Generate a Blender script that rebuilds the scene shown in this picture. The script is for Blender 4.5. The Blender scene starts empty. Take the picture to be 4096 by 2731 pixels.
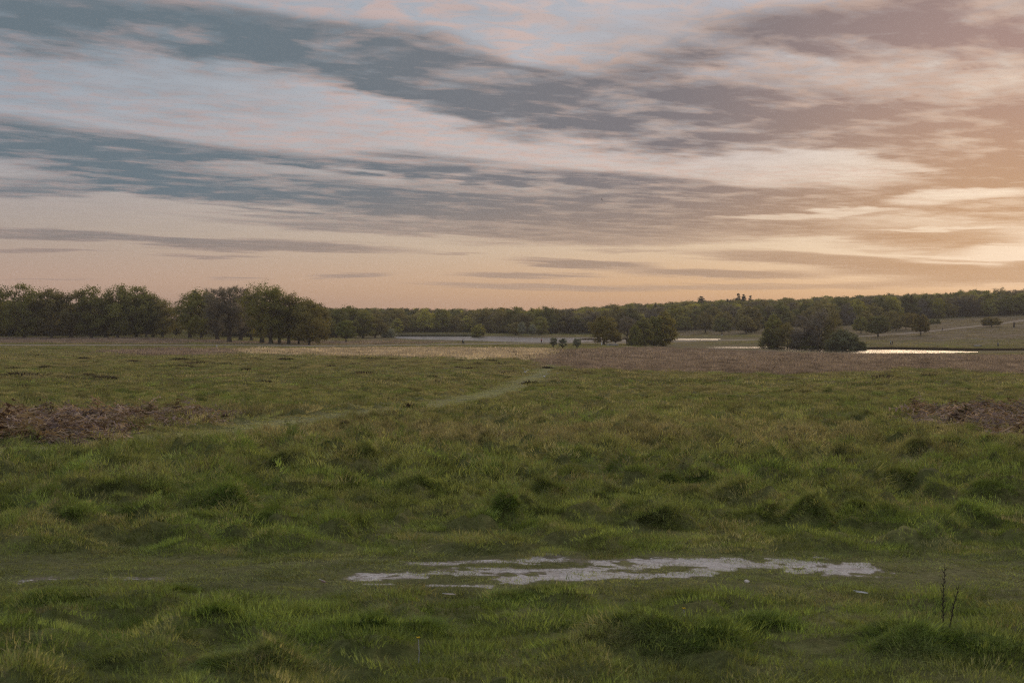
import bpy, bmesh, math, random
import numpy as np
from mathutils import Vector, Matrix

# ---------------------------------------------------------------- frame of the photograph
F_PX, CX, HORIZON = 5689.0, 2048.0, 1270.0        # 50 mm lens on 36 mm; photograph is 4096 wide
CAM_Z = 1.7
R = math.radians
scene = bpy.context.scene

# ---------------------------------------------------------------- camera
cam = bpy.data.cameras.new('camera')
cam.lens, cam.sensor_width = 50.0, 36.0
cam.clip_start, cam.clip_end = 0.05, 20000.0
cam.dof.use_dof = True
cam.dof.focus_distance = 120.0
cam.dof.aperture_fstop = 9.0
cam_ob = bpy.data.objects.new('camera', cam)
cam_ob.location = (0, 0, CAM_Z)
cam_ob.rotation_euler = (R(90) - math.atan((1365.5 - HORIZON) / F_PX), 0, 0)
scene.collection.objects.link(cam_ob)
scene.camera = cam_ob

# ---------------------------------------------------------------- node helpers
class NB:
    def __init__(self, tree):
        self.t = tree; self.n = tree.nodes; self.l = tree.links
    def new(self, kind, **kw):
        nd = self.n.new(kind)
        for k, v in kw.items(): setattr(nd, k, v)
        return nd
    def put(self, sock, v):
        if isinstance(v, bpy.types.NodeSocket): self.l.new(v, sock)
        elif v is not None: sock.default_value = v
    def m(self, op, a, b=None, c=None, clamp=False):
        nd = self.new('ShaderNodeMath', operation=op, use_clamp=clamp)
        for s, v in zip(nd.inputs, (a, b, c)): self.put(s, v)
        return nd.outputs[0]
    def v(self, op, a, b=None, out=0):
        nd = self.new('ShaderNodeVectorMath', operation=op)
        self.put(nd.inputs[0], a)
        if b is not None: self.put(nd.inputs[1], b)
        return nd.outputs[out]
    def xyz(self, x, y, z=0.0):
        nd = self.new('ShaderNodeCombineXYZ')
        for s, v in zip(nd.inputs, (x, y, z)): self.put(s, v)
        return nd.outputs[0]
    def sep(self, a):
        nd = self.new('ShaderNodeSeparateXYZ'); self.put(nd.inputs[0], a); return nd.outputs
    def mapping(self, vec, loc=(0, 0, 0), rot=(0, 0, 0), scale=(1, 1, 1), kind='POINT'):
        nd = self.new('ShaderNodeMapping', vector_type=kind)
        self.put(nd.inputs[0], vec); nd.inputs[1].default_value = loc
        nd.inputs[2].default_value = rot; nd.inputs[3].default_value = scale
        return nd.outputs[0]
    def rng(self, v, a, b, c=0.0, d=1.0, smooth=True):
        nd = self.new('ShaderNodeMapRange', interpolation_type='SMOOTHSTEP' if smooth else 'LINEAR')
        for s, x in zip(nd.inputs, (v, a, b, c, d)): self.put(s, x)
        return nd.outputs[0]
    def noise(self, vec, scale, detail=4.0, rough=0.55, dist=0.0, color=False):
        nd = self.new('ShaderNodeTexNoise')
        self.put(nd.inputs['Vector'], vec); nd.inputs['Scale'].default_value = scale
        nd.inputs['Detail'].default_value = detail; nd.inputs['Roughness'].default_value = rough
        nd.inputs['Distortion'].default_value = dist
        return nd.outputs[1 if color else 0]
    def mix(self, f, a, b, blend='MIX'):
        nd = self.new('ShaderNodeMix', data_type='RGBA', blend_type=blend)
        self.put(nd.inputs[0], f); self.put(nd.inputs[6], a); self.put(nd.inputs[7], b)
        return nd.outputs[2]
    def ramp(self, f, stops, interp='EASE'):
        nd = self.new('ShaderNodeValToRGB'); cr = nd.color_ramp; cr.interpolation = interp
        while len(cr.elements) < len(stops): cr.elements.new(0.5)
        for e, (p, c) in zip(cr.elements, stops): e.position = p; e.color = c
        self.put(nd.inputs[0], f); return nd.outputs[0]

def lin(r, g, b):
    f = lambda c: (c / 255) / 12.92 if c / 255 <= .04045 else ((c / 255 + .055) / 1.055) ** 2.4
    return (f(r), f(g), f(b), 1.0)
# ---------------------------------------------------------------- sky
SUN_AZ, SUN_EL = R(24.0), R(3.0)
world = bpy.data.worlds.new('World'); scene.world = world; world.use_nodes = True
wt = world.node_tree; wt.nodes.clear(); W = NB(wt)
dirv = W.v('NORMALIZE', W.new('ShaderNodeTexCoord').outputs['Generated'])
dx, dy, dz = W.sep(dirv)
hyp = W.m('SQRT', W.m('ADD', W.m('MULTIPLY', dx, dx), W.m('MULTIPLY', dy, dy)))
az = W.m('ARCTAN2', dx, dy)                              # 0 = north (view), positive to the right
el = W.m('ARCTAN2', dz, hyp)
elp = W.m('MAXIMUM', el, 0.0)
# cloud deck: a level sheet overhead seen in perspective, its streets running towards azimuth 38 deg
inv = W.m('DIVIDE', 1.0, W.m('ADD', W.m('MAXIMUM', dz, 0.0), 0.012))
plane = W.v('MULTIPLY', W.xyz(dx, dy, 0.0), W.xyz(inv, inv, 0.0))
c38, s38 = math.cos(R(38)), math.sin(R(38))
deck = W.xyz(W.v('DOT_PRODUCT', plane, (c38, -s38, 0), out=1), W.v('DOT_PRODUCT', plane, (s38, c38, 0), out=1), 0.0)   # x across the streets, y along them
def deck_noise(sx, sy, ox, oy, det, rough, dist):
    nd = W.new('ShaderNodeTexNoise', noise_dimensions='2D')
    W.put(nd.inputs['Vector'], W.v('MULTIPLY', W.v('ADD', deck, (ox, oy, 0)), (sx, sy, 1)))
    for k, x in zip(('Scale', 'Detail', 'Roughness', 'Distortion'), (1.0, det, rough, dist)): nd.inputs[k].default_value = x
    return nd.outputs[0]
n_big = deck_noise(.55, .16, 0, 0, 3, .55, 0)
n_mid = deck_noise(1.1, .5, 5, 6, 4, .50, .15)
n_puf = deck_noise(8.0, 7.0, 1, 3, 3, .6, .4)
n_fin = deck_noise(3.4, 2.3, 2, 2, 4, .55, .15)
# clear air
sdir = (math.cos(SUN_EL) * math.sin(SUN_AZ), math.cos(SUN_EL) * math.cos(SUN_AZ), math.sin(SUN_EL))
cs = W.v('DOT_PRODUCT', dirv, sdir, out=1)
sa = W.m('ARCCOSINE', W.m('MINIMUM', cs, .99999))        # angle from the sun
warm = W.rng(sa, R(50), R(-4))                            # 0 away .. 1 at the sun
glow = W.rng(sa, R(18), R(1))
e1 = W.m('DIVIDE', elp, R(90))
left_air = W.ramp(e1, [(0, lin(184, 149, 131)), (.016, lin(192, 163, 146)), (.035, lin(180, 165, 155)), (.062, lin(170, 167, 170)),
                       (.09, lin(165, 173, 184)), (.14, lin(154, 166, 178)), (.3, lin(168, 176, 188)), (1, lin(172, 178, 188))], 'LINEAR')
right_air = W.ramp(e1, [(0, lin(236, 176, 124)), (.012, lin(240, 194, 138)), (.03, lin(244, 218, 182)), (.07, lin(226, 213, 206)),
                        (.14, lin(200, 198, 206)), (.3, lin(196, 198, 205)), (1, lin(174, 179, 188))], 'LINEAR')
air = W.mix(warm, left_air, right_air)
air = W.mix(W.m('MULTIPLY', glow, W.m('MULTIPLY', .95, W.rng(el, R(.3), R(2.2)))), air, lin(250, 236, 214))
nish = W.new('ShaderNodeTexSky', sky_type='NISHITA', sun_disc=False, sun_elevation=SUN_EL, sun_rotation=SUN_AZ,
             altitude=50, air_density=1.3, dust_density=2.2, ozone_density=1.5)
nis = W.v('SCALE', nish.outputs[0]); nis.node.inputs[3].default_value = .08
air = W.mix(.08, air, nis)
# cloud streets: soft lens-shaped banks in azimuth and elevation, edges frayed by the deck noise
warp = W.m('SUBTRACT', n_mid, .5); warp2 = W.m('SUBTRACT', n_fin, .5)
ws = W.rng(elp, R(.5), R(11), .10, 1.0)
waz = W.m('ADD', az, W.m('MULTIPLY', W.m('MULTIPLY', warp, ws), .09))
wel = W.m('ADD', el, W.m('MULTIPLY', W.m('ADD', W.m('MULTIPLY', warp, .045), W.m('MULTIPLY', warp2, .012)), ws))
wpos = W.xyz(waz, wel, 1.0)
def px_dir(px, py):
    x, z = (px - CX) / F_PX, (HORIZON - py) / F_PX
    return math.atan(x), math.atan(z / math.sqrt(1 + x * x))
def banks(items, r_out=1.7, r_in=.10):
    acc = None
    for cx, cy, hl, ht, sl, st in items:
        a0, b0 = px_dir(cx - hl * .5, cy - sl * hl * .5); a1, b1 = px_dir(cx + hl * .5, cy + sl * hl * .5)
        L = math.hypot(a1 - a0, b1 - b0); ca, sb = (a1 - a0) / L, (b1 - b0) / L; h = ht * THICK / F_PX
        m0, m1 = (a0 + a1) / 2, (b0 + b1) / 2
        u = W.v('DOT_PRODUCT', wpos, (ca / L, sb / L, -(ca * m0 + sb * m1) / L), out=1)
        v = W.v('DOT_PRODUCT', wpos, (-sb / h, ca / h, (sb * m0 - ca * m1) / h), out=1)
        r2 = W.m('MULTIPLY_ADD', u, u, W.m('MULTIPLY', v, v))
        f = W.rng(r2, r_out, r_in, 1.0, 1.0 - st)
        acc = f if acc is None else W.m('MULTIPLY', acc, f)
    return acc                                           # product of what shows between the banks
THICK = 1.0
DARK = [(3500, 300, 1150, 300, .0, .56), (2750, 500, 800, 130, .12, .34), (300, 330, 900, 90, .12, .22), (3650, 430, 850, 120, .08, .70), (2700, 330, 500, 90, .15, .4), (3300, 480, 700, 120, .12, .6), (3900, 620, 800, 190, .05, .7), (4200, 850, 700, 60, .0, .6), (450, 110, 1250, 150, .11, .93), (1350, 150, 650, 110, .10, .75), (1750, 295, 1000, 100, .17, .88), (2350, 415, 900, 105, .17, .92),
        (2950, 570, 900, 130, .17, .62), (250, 585, 1000, 88, .12, .98), (1350, 692, 1050, 92, .095, .98), (2450, 775, 1050, 105, .05, .95),
        (3350, 800, 800, 62, .0, .74), (640, 748, 560, 54, .12, .95), (20, 757, 420, 32, .03, .75), (1500, 822, 900, 54, .05, .95),
        (2450, 870, 900, 70, .02, .9), (1650, 915, 800, 30, .05, .75), (2400, 950, 620, 36, .0, .7), (450, 952, 850, 19, .03, .9),
        (1150, 990, 560, 20, .03, .85), (140, 1000, 260, 9, .03, .75), (830, 1025, 230, 8, .02, .7), (3480, 925, 620, 40, .03, .72),
        (3720, 968, 380, 46, .02, .8), (3330, 1042, 620, 26, .05, .9), (3780, 1088, 540, 34, .02, .88), (2330, 1055, 290, 20, .05, .95),
        (2900, 1095, 420, 20, .02, .9), (2120, 1102, 300, 12, .02, .8), (3000, 1148, 650, 13, .0, .62), (2150, 1148, 500, 13, .03, .66),
        (1400, 1103, 170, 9, -.03, .72), (950, 1117, 120, 5, .02, .6), (180, 1120, 200, 5, .0, .5), (3800, 1128, 500, 16, -.02, .66),
        (3750, 640, 750, 130, .04, .78), (4350, 690, 600, 210, .0, .75), (3700, 70, 950, 120, -.1, .86), (4150, 190, 450, 130, .1, .8),
        (3050, 175, 560, 75, -.2, .62), (1830, 1012, 120, 6, .0, .6), (2500, 1003, 200, 6, .0, .5), (4180, 1062, 200, 18, .0, .85)]
LIGHT = [(4060, 1005, 200, 26, .0, .9), (3230, 690, 460, 40, .03, .85), (3850, 782, 260, 30, -.05, .9), (3230, 856, 360, 13, -.05, .85), (3450, 330, 600, 60, .05, .35),
         (2250, 600, 620, 40, .12, .5), (1150, 700, 420, 22, .09, .6), (1800, 745, 420, 20, .06, .5), (3750, 915, 240, 8, .0, .7)]
# the same deck goes on above and beside the view
out_m = W.m('MAXIMUM', W.rng(el, R(12), R(17)), W.rng(W.m('ABSOLUTE', az), R(21), R(30)))
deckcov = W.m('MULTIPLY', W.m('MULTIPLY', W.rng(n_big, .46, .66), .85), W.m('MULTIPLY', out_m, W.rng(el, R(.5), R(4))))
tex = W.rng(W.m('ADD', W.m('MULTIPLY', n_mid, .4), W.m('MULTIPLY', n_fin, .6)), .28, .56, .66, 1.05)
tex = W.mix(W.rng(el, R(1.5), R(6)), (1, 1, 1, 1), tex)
# thin lit ripples (high altocumulus) where the air is otherwise clear
ripple = W.m('MULTIPLY', W.rng(n_puf, .34, .70), W.rng(n_mid, .32, .56))
ripple = W.m('MULTIPLY', ripple, W.rng(el, R(3.2), R(6.5)))
ripple = W.m('MULTIPLY', ripple, W.rng(az, R(-19), R(-4), .45, 1.0))
rcol = W.mix(warm, lin(198, 166, 160), lin(240, 208, 188))
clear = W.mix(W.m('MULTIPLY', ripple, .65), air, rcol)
# body of the banks: slate away from the sun, mauve and tan towards it
far_c = W.mix(W.rng(el, R(2.0), R(5.2)), lin(148, 133, 125), lin(106, 119, 128))
mid_c = W.mix(W.rng(el, R(2.0), R(6.5)), lin(172, 146, 126), lin(128, 121, 124))
near_c = W.mix(W.rng(el, R(2.0), R(11.5)), lin(206, 164, 124), lin(176, 145, 135))
cl = W.mix(W.rng(sa, R(38), R(14)), far_c, mid_c)
cl = W.mix(W.rng(sa, R(20), R(5)), cl, near_c)
fringe = W.mix(warm, lin(204, 164, 154), lin(240, 202, 166))
def compose(cover):
    d = W.m('MULTIPLY', cover, tex, clamp=True)
    edge = W.m('MULTIPLY', W.m('MULTIPLY', d, W.m('SUBTRACT', 1.0, d)), W.m('MULTIPLY', 1.5, W.rng(n_puf, .30, .72)))
    bg = W.new('ShaderNodeBackground')
    W.put(bg.inputs[0], W.mix(d, clear, W.mix(W.m('MINIMUM', edge, .6), cl, fringe)))
    return bg.outputs[0]
gap = banks(DARK)
lit = W.m('SUBTRACT', 1.0, banks(LIGHT, 2.0, 0.0))
dens = W.m('SUBTRACT', 1.0, W.m('MULTIPLY', gap, W.m('SUBTRACT', 1.0, deckcov)))
dens = W.m('MULTIPLY', dens, W.m('SUBTRACT', 1.0, lit))
fray = W.m('ADD', W.m('MULTIPLY', W.m('SUBTRACT', n_fin, .5), .62), W.m('MULTIPLY', W.m('SUBTRACT', n_puf, .5), .60))
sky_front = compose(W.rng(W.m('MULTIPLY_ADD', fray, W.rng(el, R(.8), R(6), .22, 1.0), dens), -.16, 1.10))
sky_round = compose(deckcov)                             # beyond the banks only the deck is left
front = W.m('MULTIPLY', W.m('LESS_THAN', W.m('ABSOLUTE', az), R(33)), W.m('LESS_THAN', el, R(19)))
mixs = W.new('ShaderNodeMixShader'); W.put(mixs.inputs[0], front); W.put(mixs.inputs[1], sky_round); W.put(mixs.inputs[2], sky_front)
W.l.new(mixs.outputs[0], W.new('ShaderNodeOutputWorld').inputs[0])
world.cycles.sampling_method = 'NONE'                    # smooth sky: found by the scattered rays themselves

# ---------------------------------------------------------------- sun (low, veiled by cloud) and exposure
sun = bpy.data.lights.new('sun', 'SUN'); sun.energy = 1.15; sun.angle = R(38); sun.color = (1.0, .74, .48)
sun_ob = bpy.data.objects.new('sun', sun); scene.collection.objects.link(sun_ob)
sun_ob.rotation_euler = Vector((-sdir[0], -sdir[1], -math.tan(R(19)))).to_track_quat('-Z', 'Y').to_euler()
vs = scene.view_settings
vs.view_transform = 'Standard'; vs.look = 'None'; vs.exposure = 0.0; vs.gamma = 1.0; vs.use_curve_mapping = False
# ---------------------------------------------------------------- render settings
scene.render.engine = 'CYCLES'
scene.cycles.use_denoising = False
scene.cycles.use_adaptive_sampling = True
scene.cycles.adaptive_threshold = 0.012
scene.cycles.adaptive_min_samples = 12
scene.cycles.max_bounces = 6
scene.cycles.pixel_filter_type = 'BLACKMAN_HARRIS'
scene.cycles.filter_width = 1.15
scene.cycles.diffuse_bounces = 2
scene.cycles.transmission_bounces = 4
scene.cycles.transparent_max_bounces = 4
scene.cycles.caustics_reflective = False
scene.cycles.caustics_refractive = False

rng = np.random.default_rng(7)
random.seed(7)
COL = scene.collection

def put(o, label=None, cat=None, group=None, kind=None, parent=None):
    COL.objects.link(o)
    if label: o['label'] = label
    if cat: o['category'] = cat
    if group: o['group'] = group
    if kind: o['kind'] = kind
    if parent is not None: o.parent = parent
    return o
def mesh_np(name, verts, faces, mat=None, smooth=False):
    """faces: (n,3) or (n,4) integer array"""
    me = bpy.data.meshes.new(name)
    verts = np.asarray(verts, np.float32); faces = np.asarray(faces, np.int32)
    n, k = faces.shape
    me.vertices.add(len(verts)); me.vertices.foreach_set('co', verts.ravel())
    me.loops.add(n * k); me.loops.foreach_set('vertex_index', faces.ravel())
    me.polygons.add(n); me.polygons.foreach_set('loop_start', np.arange(0, n * k, k, dtype=np.int32))
    me.polygons.foreach_set('loop_total', np.full(n, k, np.int32))
    if smooth: me.polygons.foreach_set('use_smooth', np.ones(n, bool))
    me.update(calc_edges=True)
    if mat is not None: me.materials.append(mat)
    return me
def attr(me, name, data, kind='FLOAT_COLOR', domain='POINT'):
    a = me.attributes.new(name, kind, domain)
    data = np.asarray(data, np.float32)
    if kind == 'FLOAT_COLOR': a.data.foreach_set('color', data.ravel())
    elif kind == 'FLOAT_VECTOR': a.data.foreach_set('vector', data.ravel())
    else: a.data.foreach_set('value', data.ravel())

# ---------------------------------------------------------------- noise in numpy
def _hash(i, j, s):
    n = (i.astype(np.int64) * 374761393 + j.astype(np.int64) * 668265263 + s * 1442695041) & 0xffffffff
    n = ((n ^ (n >> 13)) * 1274126177) & 0xffffffff
    return ((n ^ (n >> 16)) & 0xffff) / 65535.0
def vnoise(x, y, s=0):
    i, j = np.floor(x), np.floor(y); fx, fy = x - i, y - j
    fx = fx * fx * fx * (fx * (fx * 6 - 15) + 10); fy = fy * fy * fy * (fy * (fy * 6 - 15) + 10)
    a, b = _hash(i, j, s), _hash(i + 1, j, s); c, d = _hash(i, j + 1, s), _hash(i + 1, j + 1, s)
    return (a + (b - a) * fx) * (1 - fy) + (c + (d - c) * fx) * fy
def fbm(x, y, s=0, oct=4, g=.5):
    t, a, n = 0.0, 1.0, 0.0
    for k in range(oct):
        t = t + a * vnoise(x * 2 ** k + 17.3 * k, y * 2 ** k - 9.1 * k, s + k); n += a; a *= g
    return t / n
def sst(a, b, x):
    t = np.clip((x - a) / (b - a), 0, 1); return t * t * (3 - 2 * t)
def in_poly(px, py, poly):
    r = np.zeros(np.shape(px), bool); n = len(poly)
    for k in range(n):
        (x0, y0), (x1, y1) = poly[k], poly[(k + 1) % n]
        if y0 == y1: continue
        c = ((y0 > py) != (y1 > py)) & (px < (x1 - x0) * (py - y0) / (y1 - y0) + x0)
        r ^= c
    return r
def seg_dist(px, py, pts, closed=False):
    d = np.full(np.shape(px), 1e9); n = len(pts)
    for k in range(n if closed else n - 1):
        (x0, y0), (x1, y1) = pts[k], pts[(k + 1) % n]
        vx, vy = x1 - x0, y1 - y0; L = vx * vx + vy * vy + 1e-12
        t = np.clip(((px - x0) * vx + (py - y0) * vy) / L, 0, 1)
        d = np.minimum(d, np.hypot(px - x0 - t * vx, py - y0 - t * vy))
    return d

# ---------------------------------------------------------------- shape of the land
_Y = np.array([-4000, 0, 5, 10, 20, 35, 60, 100, 150, 250, 330, 400, 470, 560, 700, 1000, 9000], float)
_HM = np.array([1.7, 1.7, 1.7, 1.78, 2.1, 2.8, 3.8, 4.95, 5.9, 7.35, 8.15, 8.65, 8.82, 8.85, 8.8, 8.6, 8.5])
_HL = np.array([1.7, 1.7, 1.7, 1.78, 2.1, 2.8, 3.8, 4.95, 5.8, 7.0, 7.55, 7.9, 7.8, 7.5, 7.2, 7.0, 6.5])
_HR = np.array([1.7, 1.7, 1.7, 1.78, 2.1, 2.8, 3.8, 5.0, 6.0, 7.6, 9.05, 9.85, 9.75, 8.85, 8.8, 8.6, 8.5])
LV_UP, LV_LOW = CAM_Z - 9.0, CAM_Z - 9.98            # water levels of the two ponds
def base_z(x, y):
    u = x / np.maximum(y, 60.0)
    h = np.interp(y, _Y, _HM)
    h = h + (np.interp(y, _Y, _HL) - h) * sst(-.10, -.20, u)
    h = h + (np.interp(y, _Y, _HR) - h) * sst(.06, .14, u)
    z = CAM_Z - h
    zr = np.interp(u, [.0, .04, .08, .16, .26, .36, .7], [-7.2, -6.0, -2.5, 1.5, 5.0, 8.0, 12.0])
    ys = np.interp(u, [0, .05, .16, .24, .36, .6], [720, 700, 620, 540, 440, 400])
    t = np.clip((y - ys) / (1060 - ys), 0, 1)
    t = .35 * sst(0, 1, t) + .65 * t
    z = z + (np.maximum(zr, z) - z) * t * sst(0, .05, u)
    zl = np.interp(u, [-.7, -.3, -.1, 0], [-1.5, -3.0, -5.5, -7.2])
    z = z + (np.maximum(zl, z) - z) * sst(750, 1150, y) * sst(0.0, -.05, u)
    return z
def ray(px, py):
    return (px - CX) / F_PX, (HORIZON - py) / F_PX      # x and z per metre forward
def on_level(px, py, lv):
    rx, rz = ray(px, py); d = (lv - CAM_Z) / rz
    return (rx * d, d)
POND_UP = [on_level(a, b, LV_UP) for a, b in
    [(1548, 1350), (1600, 1354), (1700, 1358), (1850, 1361), (1900, 1362), (2000, 1366), (2150, 1369), (2250, 1369), (2420, 1365.5), (2600, 1361),
     (2870, 1359.3), (2885, 1355), (2600, 1353), (2400, 1352), (2250, 1350.5), (2150, 1351), (2020, 1346), (1900, 1346), (1750, 1345.5), (1600, 1345.5)]]
POND_LOW = [on_level(a, b, LV_LOW) for a, b in
    [(2815, 1390), (2900, 1393.5), (3060, 1394.5), (3110, 1402), (3250, 1404.5), (3380, 1411), (3500, 1414.5), (3650, 1413.5), (3800, 1411), (3910, 1409),
     (3910, 1406.5), (3750, 1402), (3600, 1399), (3400, 1398), (3370, 1392.5), (3300, 1390), (3100, 1387.5), (2900, 1387)]]
def carve(x, y, z):
    for poly, lv in ((POND_UP, LV_UP), (POND_LOW, LV_LOW)):
        P = np.array(poly); m = (y > P[:, 1].min() - 45) & (y < P[:, 1].max() + 45)
        if not m.any(): continue
        xs, ys, zs = x[m], y[m], z[m]
        d = seg_dist(xs, ys, poly, True); ins = in_poly(xs, ys, poly)
        bank = lv + .05 + .003 * d
        out = bank + (zs - bank) * sst(0, 35, d)
        z[m] = np.where(ins, lv - .08 - np.minimum(d * .12, 1.2), out)
    return z
def ground0(x, y):
    x = np.atleast_1d(np.asarray(x, float)); y = np.atleast_1d(np.asarray(y, float))
    return carve(x, y, base_z(x, y))
def at(px, py, dmin=4.0, dmax=1400.0):
    """where the line of sight through a point of the photograph meets the land"""
    rx, rz = ray(px, py)
    d = np.exp(np.linspace(math.log(dmin), math.log(dmax), 4000))
    diff = (CAM_Z + rz * d) - ground0(rx * d, d)
    k = np.argmax(diff < 0) if (diff < 0).any() else len(d) - 1
    dd = d[k]
    return Vector((rx * dd, dd, float(ground0(rx * dd, dd)[0])))
def to_px(x, y, z):
    yy = np.maximum(y, .5)
    return CX + F_PX * x / yy, HORIZON - F_PX * (z - CAM_Z) / yy
# hummocks that can be picked out in the photograph: (px, py of the foot, half width in px, height in m)
MOUNDS = [(200, 2420, 170, .13), (680, 2385, 80, .09), (860, 2530, 70, .10), (2190, 2385, 60, .12), (2060, 2400, 110, .06), (1450, 2550, 150, .12), (1690, 2530, 70, .09),
          (2500, 2640, 260, .24), (2750, 2660, 200, .20), (3080, 2540, 130, .14), (3600, 2600, 110, .13), (3750, 2680, 230, .22), (4060, 2680, 200, .22), (1000, 2700, 260, .12),
          (830, 2090, 190, .22), (640, 2140, 60, .16), (190, 2110, 110, .16), (60, 2120, 90, .14), (1430, 1905, 130, .24), (1400, 1900, 60, .2), (1920, 1815, 70, .2), (1800, 1830, 70, .16),
          (2290, 1900, 75, .2), (2830, 1960, 170, .26), (2680, 1965, 60, .2), (3460, 2090, 55, .16), (2640, 2120, 100, .18), (2020, 2125, 45, .2), (3050, 2090, 160, .14),
          (3850, 2110, 200, .2), (3300, 2120, 150, .16), (1050, 1880, 100, .18), (560, 1890, 120, .2), (250, 1900, 110, .22), (150, 1890, 80, .18), (3050, 1830, 80, .16),
          (3420, 1840, 60, .18), (3700, 1840, 120, .16), (4000, 1820, 120, .16), (1250, 2020, 90, .16), (1700, 2010, 110, .17), (2420, 2010, 80, .17), (3650, 1960, 90, .17), (2200, 2010, 70, .16)]
_mw = []
for _a, _b, _w, _h in MOUNDS:
    p = at(_a, _b); _mw.append((p.x, p.y + .25 * _h / .2, _w / F_PX * p.y, _h))
CHALK_C = (at(2600, 2285).x, at(2600, 2285).y)
TRACK = [(at(-700, 2290).x, at(0, 2290).y - .1), (at(0, 2290).x, at(0, 2290).y), (at(2048, 2285).x, at(2048, 2285).y), (at(4096, 2300).x, at(4096, 2300).y), (at(4900, 2310).x, at(4900, 2310).y)]
GPATH = [tuple(at(a, b).xy) for a, b in [(2205, 1462), (2180, 1485), (2130, 1512), (2060, 1548), (1950, 1580), (1780, 1615), (1500, 1652), (1200, 1690), (900, 1735), (550, 1775), (200, 1808), (-300, 1850)]]
def relief(x, y):
    """small humps and hollows"""
    d = np.hypot(x, y)
    tr = sst(.55, 1.5, seg_dist(x, y, TRACK))            # flat along the track
    gp = sst(.8, 2.0, seg_dist(x, y, GPATH))
    hum = fbm(x * .9, y * .9, 3, 4) - .5
    tus = np.maximum(fbm(x * 2.7 + 3, y * 2.7, 11, 3) - .50, 0)
    amp = np.interp(y, [0, 9, 11, 14, 30, 60, 140, 400], [.10, .09, .06, .16, .22, .26, .34, .4])
    z = hum * amp + tus * np.interp(y, [0, 9, 12, 20, 60, 150], [.30, .28, .50, .78, .75, .5])
    for mx, my, mw, mh in _mw:
        m = (np.abs(x - mx) < 3 * mw) & (np.abs(y - my) < 3 * mw)
        if m.any():
            n = fbm(x[m] * 4, y[m] * 4, 5, 2) - .5
            r2 = ((x[m] - mx) / mw) ** 2 + ((y[m] - my) / max(.8 * mw, .16)) ** 2
            z[m] += .42 * mh * np.exp(-r2 * 1.3) * (1 + 1.6 * n)
    z = z * tr * gp + .012 * (1 - tr) * (fbm(x * 6, y * 6, 9, 2) - .5)
    far = sst(330, 380, y)                               # shores and far meadows are even
    return z * (1 - far) * sst(0, 2.0, d)
def ground(x, y):
    x = np.atleast_1d(np.asarray(x, float)); y = np.atleast_1d(np.asarray(y, float))
    return ground0(x, y) + relief(x, y)

# ---------------------------------------------------------------- what grows where (0..1 masks)
Z_HEATH = [(2140, 1478), (2240, 1462), (2300, 1478), (2600, 1486), (2950, 1494), (3300, 1500), (3600, 1478), (3850, 1484), (4200, 1505), (4900, 1520), (4900, 1418), (4096, 1427), (3900, 1424),
           (3700, 1419), (3450, 1418), (3350, 1416), (3100, 1406), (2780, 1393), (2600, 1388), (2450, 1392), (2250, 1402), (2150, 1440)]
Z_STRAW = [(930, 1402), (1250, 1396), (1500, 1391), (1900, 1391), (2230, 1397), (2190, 1420), (2200, 1440), (2120, 1447), (2090, 1432), (1900, 1436), (1500, 1424), (1200, 1420), (950, 1413)]
Z_BRK_L = [(a, b + 14) for a, b in [(-500, 1672), (0, 1678), (200, 1672), (500, 1674), (760, 1664), (930, 1655), (950, 1668), (700, 1690), (520, 1712), (420, 1752), (300, 1768), (100, 1762), (-500, 1768)]]
Z_BRK_R = [(3590, 1690), (3780, 1664), (3950, 1655), (4700, 1650), (4700, 1830), (4096, 1805), (3990, 1768), (3880, 1750), (3740, 1722)]
Z_LEFT = [(-400, 1352), (500, 1352), (1000, 1366), (1500, 1364), (1850, 1367), (1850, 1371), (1500, 1376), (1150, 1377), (900, 1372), (0, 1374), (-400, 1374)]
Z_LEFT2 = [(420, 1405), (650, 1396), (930, 1398), (950, 1418), (700, 1424), (480, 1422), (380, 1414)]
Z_HILL = [(2500, 1345), (2900, 1340), (3400, 1338), (3500, 1362), (3700, 1364), (3900, 1360), (4300, 1350), (4300, 1255), (3900, 1268), (3600, 1290), (3400, 1300), (2700, 1310)]
STRANDS = [([tuple(at(a, b).xy) for a, b in p], w, k) for p, w, k in [
    ([(2550, 2250), (2900, 2255), (3150, 2262), (3330, 2278)], .20, 1.0), ([(2150, 2235), (2400, 2240), (2700, 2240)], .11, .8),
    ([(2050, 2322), (2300, 2312), (2700, 2300), (2900, 2275)], .085, .95), ([(1700, 2345), (1950, 2345)], .045, .9), ([(1430, 2346), (1560, 2340)], .03, .8),
    ([(1450, 2305), (1800, 2292), (2100, 2285), (2500, 2275)], .11, .75), ([(1650, 2255), (2100, 2248)], .08, .65), ([(100, 2325), (300, 2312), (640, 2318)], .05, .5), ([(3300, 2300), (3560, 2308)], .03, .6)]]
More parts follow.
